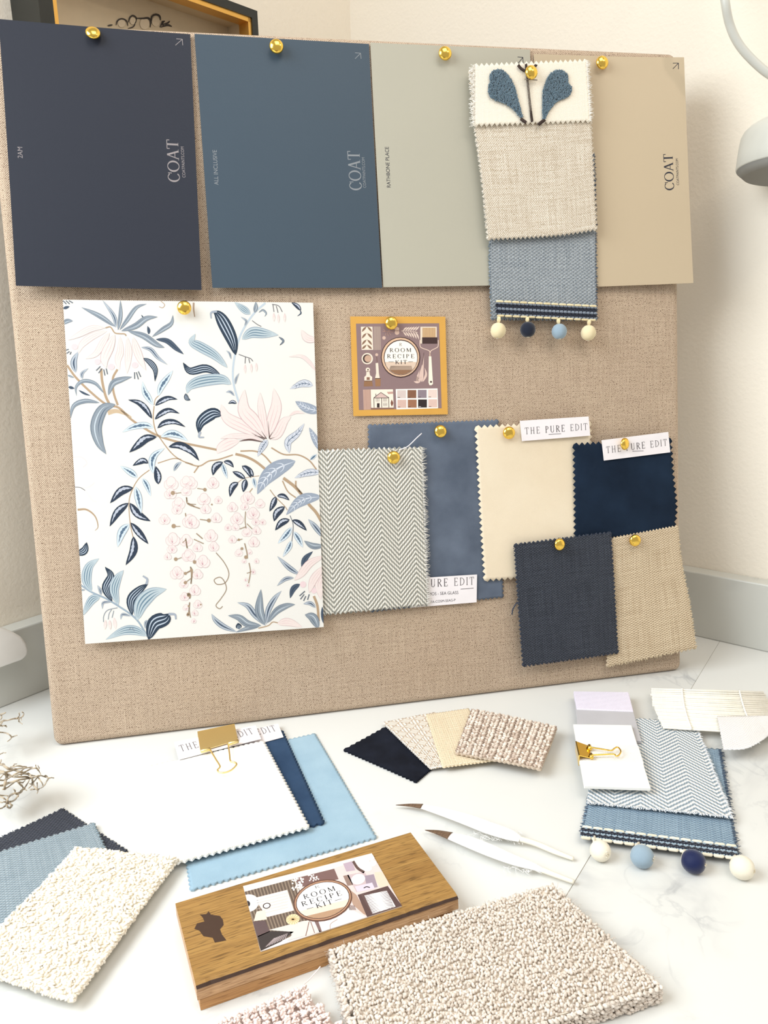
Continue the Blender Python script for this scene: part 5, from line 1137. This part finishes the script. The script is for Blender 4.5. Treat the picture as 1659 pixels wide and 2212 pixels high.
# --- right stack
t, S, w_, h_, oo = swatch('fabric_swatch', 'blue woven swatch with pompom braid lying lowest in the right hand pile', 'fabric swatch', TB, [(1300, 1588), (1555, 1618), (1594, 1846), (1256, 1797)], .0032, weave('mid_blue_weave', (158, 180, 196), (88, 112, 134), .0036, .0026, .22, .9, .0006, .42), seed=40, wave=.0003, thick=.0012, tooth=.0042, amp=.0011, minh=.0003)
fray(t, S, w_, h_, 'r', MT_slate, 120, .0036, .0003, 60, fr=TB); fray(t, S, w_, h_, 'l', MT_slate, 90, .0026, .0003, 61, fr=TB)
S2, Hd = braid(t, TB, [(1257, 1789), (1592, 1832), (1590, 1858), (1254, 1812)], .0048, 14, names=('ivory', 'navy', 'blue'))
for x, y, nx_, ny_, r, k, lab, z, ad in ((1297, 1838, 1285, 1808, .0066, 'ivory', 'cream pompom', .0068, (.3, -1.0, .1)), (1387, 1850, 1380, 1822, .0072, 'blue', 'pale blue pompom', .0074, (.8, -.75, .05)), (1498, 1861, 1480, 1838, .0073, 'navyp', 'navy pompom', .0074, (.85, -.8, .1)), (1603, 1874, 1588, 1850, .0072, 'ivory', 'white pompom', .0074, (.75, -.8, .05))):
    if k == 'navyp': M_cord[k] = yarn('navy_pompom_thread', (18, 30, 74), (12, 20, 54), .5, 2600.0, .00012)
    C0 = TB.px((x, y), z); pompom(t, C0, np.array(ad), r, M_cord[k], lab, neck=TB.px((nx_, ny_), .0062), cordmat=M_cord['ivory'])
M_ph = herring('pale_blue_herringbone', (244, 242, 238), (128, 146, 160), .017, .0048, 1.0, .0020)
t, S, w_, h_, o = swatch('fabric_swatch', 'pale blue and white herringbone swatch in the middle of the right hand pile', 'fabric swatch', TB, [(1300, 1546), (1502, 1562), (1583, 1766), (1268, 1732)], .0064, M_ph, seed=41, wave=.0006, thick=.0012, tooth=.003, amp=.0006, edges=dict(r=[(1583, 1766), (1552, 1690), (1524, 1615), (1502, 1562)]))
MT_w = fabric_threads('white_blue_thread', (236, 238, 240))
fray(t, S, w_, h_, 'b', MT_w, 150, .0034, .0003, 63, fr=TB); fray(t, S, w_, h_, 'r', MT_w, 120, .0026, .0003, 64, fr=TB)
M_greyc = plain('pale_grey_board', (196, 194, 198), .5); M_lil = herring('lilac_twill_tape', (244, 238, 250), (222, 214, 232), .004, .0016, 1.0, .0012, .6, .0002, rot=True, sharp=.4, nz=.2)
def slab(name, quad, z0, z1, mat, par, bev=.0006):
    P = [TB.to2(p, z1) for p in quad][::-1]; o = prism(TB, [tuple(p) for p in P], z0, z1, name, mat, par, bev); cube_uv(o, TB); return o
def quadlerp(q, s, t): q = [np.array(p, float) for p in q]; return tuple((q[3] * (1 - s) + q[2] * s) * (1 - t) + (q[0] * (1 - s) + q[1] * s) * t)
q1 = [(1240, 1493), (1357, 1495), (1386, 1600), (1250, 1592)]
gc = thing('sample_board', TB.px((1300, 1540), 0), 'pale grey sample card wrapped in lilac ribbon, rearmost in the right hand pile', 'sample card')
slab('board', q1, .0070, .0100, M_greyc, gc)
o = slab('ribbon', [(1239, 1492.5), (1358, 1494.5), (1368.5, 1536), (1245.5, 1531)], .0064, .0108, M_lil, gc, .0008); o['label'] = 'lilac woven ribbon wrapped round the card'
q2 = [(1238, 1564), (1364, 1566), (1406, 1702), (1262, 1697)]
wc = thing('sample_board', TB.px((1310, 1640), 0), 'white sample board wrapped in white tape, gripped by the small gold clip', 'sample card')
slab('board', q2, .0108, .0136, plain('white_foam_board', (250, 249, 244), .6), wc)
M_tape = weave('white_twill_tape', (252, 251, 248), (232, 230, 224), .0016, .0016, .1, .8, .0003, .35)
qa, qb, qc, qd = quadlerp(q2, -.012, .68), quadlerp(q2, 1.012, .68), quadlerp(q2, 1.012, .40), quadlerp(q2, -.012, .40)
o = slab('tape', [qa, qb, qc, qd], .0104, .0142, M_tape, wc, .0006); o['label'] = 'white woven tape wrapped round the board'
bulldog('small gold bulldog clip on the left side of the white sample board', [(1243, 1609), (1250, 1637), (1278, 1636), (1271, 1612)][:0] or [(1250, 1640), (1243, 1609), (1272, 1611), (1278, 1637)], [((1273, 1611), (1275, 1618)), ((1277, 1630), (1278, 1637))], [(1274, 1614, .0172), (1300, 1618, .0176), (1320, 1621, .0178), (1327, 1617, .0178), (1333, 1614, .0178), (1338, 1617, .0178), (1341, 1624, .0178), (1337, 1631, .0178), (1331, 1633, .0178), (1325, 1629, .0178), (1300, 1630, .0176), (1277, 1631, .0172)], .0156, M_gold, .0098, .0006)
# --- slatted blind sample
M_slat = weave('white_washed_bamboo', (252, 249, 240), (232, 224, 206), .03, .0016, .25, .6, .0001, .2)
bl = thing('blind_sample', TB.px((1530, 1530), 0), 'white washed bamboo slatted blind sample at the far right of the worktop', 'blind sample')
Lp = [(1405, 1488.5), (1408, 1499), (1412, 1507), (1415, 1514), (1417, 1521), (1419, 1527), (1420, 1534), (1422, 1540), (1423, 1546), (1425, 1552), (1427, 1557), (1429, 1562), (1431, 1567), (1433, 1572)]
A0, A1 = (1405, 1488.5), (1432, 1571); C0_, C1_ = (1651, 1496), (1700, 1588); ns = 22; Bz = .0086
fr_ = [0, .052, .105, .15] + list(np.linspace(.19, .86, 15)) + [.90, .95, 1.0]
g = np.random.default_rng(31)
for i, f in enumerate(fr_):
    j = g.uniform(-2, 2); a = (A0[0] + (A1[0] - A0[0]) * f + j - 6 * math.sin(PI * f), A0[1] + (A1[1] - A0[1]) * f); b = (C0_[0] + (C1_[0] - C0_[0]) * f + g.uniform(-2, 2), C0_[1] + (C1_[1] - C0_[1]) * f)
    z = Bz + .0004 * (i % 2); P0, P1 = TB.px(a, z), TB.px(b, z); d = (P1 - P0); L = np.linalg.norm(d); d /= L; sd = np.cross([0, 0, 1.0], d); B = Buf(); V = []; U = []
    for k in range(2):
        for q in range(10): c = 2 * PI * q / 10; V.append([P0, P1][k] + sd * .00142 * math.cos(c) + np.array([0, 0, .0010 * math.sin(c)])); U.append((k * L, q * .001 + i * .01))
    B.add(V, [(q, (q + 1) % 10, 10 + (q + 1) % 10, 10 + q) for q in range(10)] + [tuple(range(10))[::-1], tuple(range(10, 20))], 0, U); B.mk('slat', M_slat, bl)
def tw(p0, p1, amp_=.0022):
    B = Buf()
    for ph in (0, PI):
        P = []
        for i in range(121): f = i / 120; p = TB.px((p0[0] + (p1[0] - p0[0]) * f - 4 * math.sin(PI * f), p0[1] + (p1[1] - p0[1]) * f), Bz + .0002 + .0019 * math.cos(PI * f * (ns) + ph)); P.append(p)
        B.tube(P, .0008, 6)
    B.mk('tie_string', plain('cotton_string', (250, 248, 242), .9), bl)
tw((1473, 1487), (1493, 1574)); tw((1597, 1491), (1632, 1586))
M_sheer = herring('sheer_twill', (248, 246, 244), (222, 216, 214), .020, .0024, .9, .0014, .7, .0002, sharp=.7, nz=.2)
t, S, w_, h_, o = swatch('fabric_swatch', 'thin white twill scrap curling over the blind sample', 'fabric swatch', TB, [(1549, 1547), (1720, 1546), (1700, 1560), (1563, 1620)], .0116, M_sheer, seed=43, wave=.0010, thick=.0004, tooth=.003, amp=.0003, bend=lambda s, t: .010 * s * (1 - t) , edges=dict(b=[(1563, 1619), (1610, 1622), (1650, 1606), (1680, 1580), (1700, 1560)], r=[(1700, 1560), (1720, 1546)]))
fray(t, S, w_, h_, 'b', MT_w, 40, .0022, .00022, 66, fr=TB)
# ================================================================== left edge: dried twigs and the white rounded fixture
M_twig = yarn('bleached_twig', (206, 190, 164), (150, 132, 108), .9, 300.0)
tgp = thing('dried_branch', TB.px((-60, 1680), 0), 'bleached curly dried twigs reaching in from the left edge', 'dried twigs')
g = np.random.default_rng(21)
def tz(p): return [(x / 9.215, 1530 + y / 9.215) for x, y in p]
TW = [([(-400, 350), (-100, 290), (80, 250), (220, 215), (330, 200), (420, 180), (455, 150), (475, 100), (440, 75)], .0009, .030), ([(330, 200), (385, 150), (375, 90)], .0006, .032), ([(380, 210), (385, 270), (440, 305)], .0006, .030), ([(420, 190), (425, 230)], .0005, .03),
      ([(-300, 150), (-60, 130), (20, 120), (120, 90)], .0010, .034), ([(30, 130), (30, 190), (10, 230)], .0007, .032), ([(-300, 380), (0, 350), (60, 350), (110, 345), (125, 365)], .0009, .028), ([(0, 330), (60, 270), (110, 235)], .0006, .03),
      ([(-300, 430), (0, 480), (120, 490), (190, 530), (235, 570), (300, 550), (338, 540)], .0008, .024), ([(235, 570), (200, 620), (145, 660)], .0006, .022), ([(-100, 950), (0, 910), (60, 885), (115, 885)], .0006, .028),
      ([(-500, 1150), (0, 1110), (80, 1150), (200, 1210), (300, 1230), (350, 1250), (440, 1280), (540, 1310), (600, 1340), (640, 1410), (650, 1480), (690, 1570), (750, 1620)], .0011, .026), ([(0, 1300), (150, 1260), (300, 1215), (420, 1195), (540, 1185), (640, 1165)], .0009, .030), ([(220, 1175), (400, 1145), (540, 1170)], .0007, .032), ([(265, 1145), (285, 1110), (330, 1108)], .0005, .03),
      ([(290, 1340), (430, 1300), (560, 1230), (680, 1185), (750, 1220), (790, 1280), (805, 1310)], .0007, .030), ([(750, 1220), (780, 1190), (750, 1140)], .0005, .032), ([(720, 1170), (710, 1130)], .0005, .032), ([(150, 1320), (300, 1370), (500, 1365), (620, 1390), (740, 1350), (800, 1340), (900, 1360), (960, 1390), (1065, 1388)], .0008, .028), ([(620, 1330), (740, 1350)], .0006, .03), ([(880, 1355), (910, 1340), (960, 1390), (930, 1460), (850, 1560), (770, 1610), (740, 1690)], .0006, .024), ([(740, 1350), (770, 1400), (850, 1520), (850, 1570)], .0006, .025), ([(800, 1340), (700, 1430), (640, 1520), (560, 1600)], .0006, .024), ([(740, 1480), (745, 1590)], .0005, .022), ([(610, 1620), (700, 1605), (770, 1610)], .0006, .022),
      ([(0, 1270), (90, 1280), (130, 1360), (110, 1440), (90, 1530), (110, 1600), (70, 1610)], .0014, .026), ([(-300, 1500), (0, 1540), (160, 1500), (330, 1440), (540, 1400), (600, 1400)], .0010, .026), ([(340, 1450), (430, 1540), (480, 1600), (530, 1630)], .0008, .022), ([(480, 1600), (400, 1680), (340, 1700), (270, 1690), (200, 1740), (160, 1790), (140, 1860), (90, 1950), (0, 2000), (-200, 2060)], .0010, .018), ([(300, 1690), (300, 1640), (265, 1605)], .0007, .022), ([(365, 1720), (320, 1800), (210, 1860), (100, 1865), (0, 1870), (-200, 1850)], .0008, .017), ([(150, 1870), (210, 1910), (235, 1945), (190, 1990), (140, 1940), (170, 1890)], .0009, .015), ([(-300, 1700), (0, 1730), (150, 1740)], .0009, .020), ([(0, 1760), (80, 1790), (130, 1840)], .0007, .018), ([(110, 1600), (230, 1520), (340, 1450)], .0006, .024), ([(500, 1570), (540, 1510), (590, 1420)], .0006, .025), ([(360, 1460), (450, 1480), (500, 1440)], .0006, .026), ([(-300, 1400), (0, 1440), (150, 1400), (330, 1300), (430, 1250), (500, 1180)], .0008, .030), ([(600, 1340), (560, 1290), (480, 1310), (420, 1340)], .0006, .028), ([(0, 1390), (60, 1320)], .0006, .028), ([(640, 1510), (590, 1500)], .0005, .024), ([(-200, 950), (-20, 1100), (20, 1020)], .0008, .03)]
for pts, r, z in TW:
    C = catmull(tz(pts), 3); P = []
    for i, p in enumerate(C): P.append(TB.px((p[0] + g.normal(0, .5), p[1] + g.normal(0, .5)), z + .006 * math.sin(i * .7 + pts[0][0])))
    B = Buf(); B.tube(P, [r * .82 * (1.15 - .55 * i / len(P)) * g.uniform(.8, 1.25) for i in range(len(P))], 6); B.mk('twig', M_twig, tgp)
B = Buf(); B.tube([TB.px(p, z) for p, z in (((-20, 1670), .026), ((-45, 1690), .018), ((-80, 1700), .006), ((-130, 1720), .0022))], [.002, .0024, .0028, .002], 8); B.mk('main_stem', M_twig, tgp)
B = Buf(); B.tube([TB.px(p, z) for p, z in (((-20, 1565), .030), ((-40, 1620), .024), ((-80, 1700), .006))], [.0012, .0016, .002], 8); B.mk('side_stem', M_twig, tgp)
# white rounded fixture on the left upstand
FX = Frame(nL * (DL - .001), mL, (0, 0, 1)); hf = .020
P2 = [FX.to2(p, hf) for p in [(-60, 1340), (0, 1357), (30, 1366), (48, 1376), (58, 1390), (62, 1404), (60, 1416), (50, 1426), (30, 1433), (0, 1444), (-60, 1464)]]
n = len(P2); B = Buf(); V = [FX.P(*p, 0.0) for p in P2] + [FX.P(*p, hf) for p in P2]; B.add(V, [tuple(range(n))[::-1], tuple(range(n, 2 * n))] + [(i, (i + 1) % n, n + (i + 1) % n, n + i) for i in range(n)])
o = B.mk('wall_fixture', plain('white_plastic', (246, 244, 240), .35), smooth=False); bm = bmesh.new(); bm.from_mesh(o.data); bmesh.ops.recalc_face_normals(bm, faces=bm.faces); bm.to_mesh(o.data); bm.free(); bevel_obj(o, .004, 5); o.data.polygons.foreach_set('use_smooth', [True] * len(o.data.polygons))
tag(o, 'rounded end of a white plastic fixture on the left marble upstand', 'fixture')
# ================================================================== framed picture on the left wall
pf = thing('picture_frame', LW.P(.29, .50, 0), 'black picture frame with gilt inner edge hanging on the left wall behind the board', 'picture')
dep = .045; aL0, zt0 = LW.to2((86, 30), dep); aR0 = LW.to2((557, 45), dep)[0]; iL = LW.to2((117, 30), dep)[0]; iR, iT = LW.to2((533, 34), dep); iR = LW.to2((545, 50), dep)[0]
rw = aR0 - iR; top = iT + rw; bot = top - .34; M_fb = plain('black_frame_paint', (22, 26, 24), .35); M_gilt, b_ = newmat('gilt_moulding', .35, .8); out(b_, (226, 176, 92))
B = Buf()
for a0, a1, b0, b1 in ((aL0, iL, bot, top), (iR, aR0, bot, top), (iL, iR, iT, top), (iL, iR, bot, bot + rw)): B.box(LW.P(a0, b0, 0), LW.A * (a1 - a0), LW.B * (b1 - b0), LW.N * dep)
B.mk('frame', M_fb, pf, False)
gt = .0045
B = Buf()
for a0, a1, b0, b1 in ((iL, iL + gt, bot + rw, iT), (iR - gt, iR, bot + rw, iT), (iL, iR, iT - gt, iT), (iL, iR, bot + rw, bot + rw + gt)): B.box(LW.P(a0, b0, dep - .016), LW.A * (a1 - a0), LW.B * (b1 - b0), LW.N * .0145)
B.mk('gilt_inner_edge', M_gilt, pf, False)
M_mt = plain('taupe_mount', (216, 200, 172), .8)
pc = Sheet(LW, [(100, -60), (560, 20), (560, 300), (100, 300)], .010, M_mt, .001); 
def fz(p): return [(100 + x / 3.318, y / 3.318) for x, y in p]
pq = [np.array(v) for v in ((iL, iT), (iR, iT), (iR, bot + rw), (iL, bot + rw))]
B = Buf(); B.box(LW.P(iL, bot + rw, .002), LW.A * (iR - iL), LW.B * (iT - bot - rw), LW.N * .006); B.mk('mount', M_mt, pf, False)
B = Buf()
for a0, a1, b0, b1 in ((iL + .0001, iL + .002, bot + rw, iT), (iR - .002, iR - .0001, bot + rw, iT), (iL, iR, iT - .002, iT - .0001)): B.box(LW.P(a0, b0, .008), LW.A * (a1 - a0), LW.B * (b1 - b0), LW.N * (dep - .026))
B.mk('inner_lining', plain('sand_lining', (216, 198, 170), .8), pf, False)
pc.buf = Buf(); pc.edges = []; pc.h = .0086; DKI = (58, 52, 48)
for pts, w_ in (([(500, 180), (510, 150), (540, 135), (575, 150), (585, 185)], 12), ([(588, 160), (600, 125), (622, 112), (645, 130), (640, 165)], 12), ([(640, 130), (690, 132), (730, 130), (748, 150), (745, 195)], 15), ([(752, 150), (758, 118), (785, 104), (812, 115), (820, 145)], 15), ([(440, 184), (475, 178)], 12), ([(640, 155), (625, 190), (585, 205)], 9), ([(815, 195), (835, 160), (850, 150)], 14), ([(835, 175), (870, 165), (885, 150)], 12), ([(820, 195), (870, 180), (900, 190)], 14), ([(840, 190), (830, 150)], 10)): pc.ribbon(fz(pts), lambda t: (w_ / 3.318 * math.sin(PI * min(.93, max(.07, t))) ** .5, 0), DKI, 2)
for x, y, r in ((540, 165, 26), (620, 150, 22), (705, 170, 34), (785, 155, 28)): pc.disc(fz([(x, y)])[0], r / 3.3, r / 3.3 * 1.2, (214, 200, 176), 1, 18)
o = pc.mk('flower_drawing', pf); o['label'] = 'dark brushed flower drawing on the mount'
# ================================================================== wall lamp at the right
M_lamp = plain('satin_white_lamp', (206, 206, 198), .4); M_under = plain('grey_lamp_diffuser', (132, 130, 124), .7)
rd_ = lambda px, py, d: CP + ray(px, py) * d / np.linalg.norm(ray(px, py))
dist = .86; Cc = rd_(1722, 362, dist)
lp = thing('wall_lamp', RW.P(0.2, .8, 0), 'white wall lamp with curved arm and rounded shade at the right edge', 'lamp')
vd = Cc - CP; vd /= np.linalg.norm(vd); pxm = dist / FPX / 1.12 * 1.0
pxm = np.linalg.norm(rd_(1723, 362, dist) - Cc)
R_ = 136 * pxm; ax = np.array([0, 0, 1.0]) + vd * 0.10; ax /= np.linalg.norm(ax); a = np.cross(ax, vd); a /= np.linalg.norm(a); b = np.cross(ax, a)
Hs = 118 * pxm
B = Buf(); prof1 = [(0, R_ * .90), (.0, R_ * .985), (.0012, R_)] + [(z * Hs, R_ * r) for z, r in ((.25, .992), (.5, .975), (.62, .96), (.72, .92), (.8, .85), (.87, .75), (.93, .6), (.97, .4), (1.0, .12))]
lathe(B, Cc, ax, a, b, prof1, 64); B.mk('shade', M_lamp, lp)
B = Buf(); lathe(B, Cc, ax, a, b, [(-.0002, R_ * .985), (-.006, R_ * .86), (-.0062, R_ * .845), (-.0066, R_ * .3), (-.0066, .001)], 64); o = B.mk('diffuser', M_under, lp); o['label'] = 'grey underside of the shade'
topc = Cc + ax * Hs
wallp = RW.P(*RW.to2((1560, -260), .0), .0); 
arm = [wallp, RW.px((1552, -180), .03), rd_(1560, -60, dist + .02), rd_(1566, 0, dist), rd_(1577, 55, dist), rd_(1600, 101, dist), rd_(1644, 147, dist), rd_(1690, 180, dist), rd_(1715, 212, dist), topc - ax * .002]
B = Buf(); B.tube(catmull(arm, 8), 9.8 * pxm, 16); B.mk('arm', M_lamp, lp)
B = Buf(); lathe(B, wallp, RW.N, RW.A, RW.B, [(0.0, .035), (.008, .035), (.010, .032), (.010, .001)], 40); B.mk('wall_plate', M_lamp, lp)
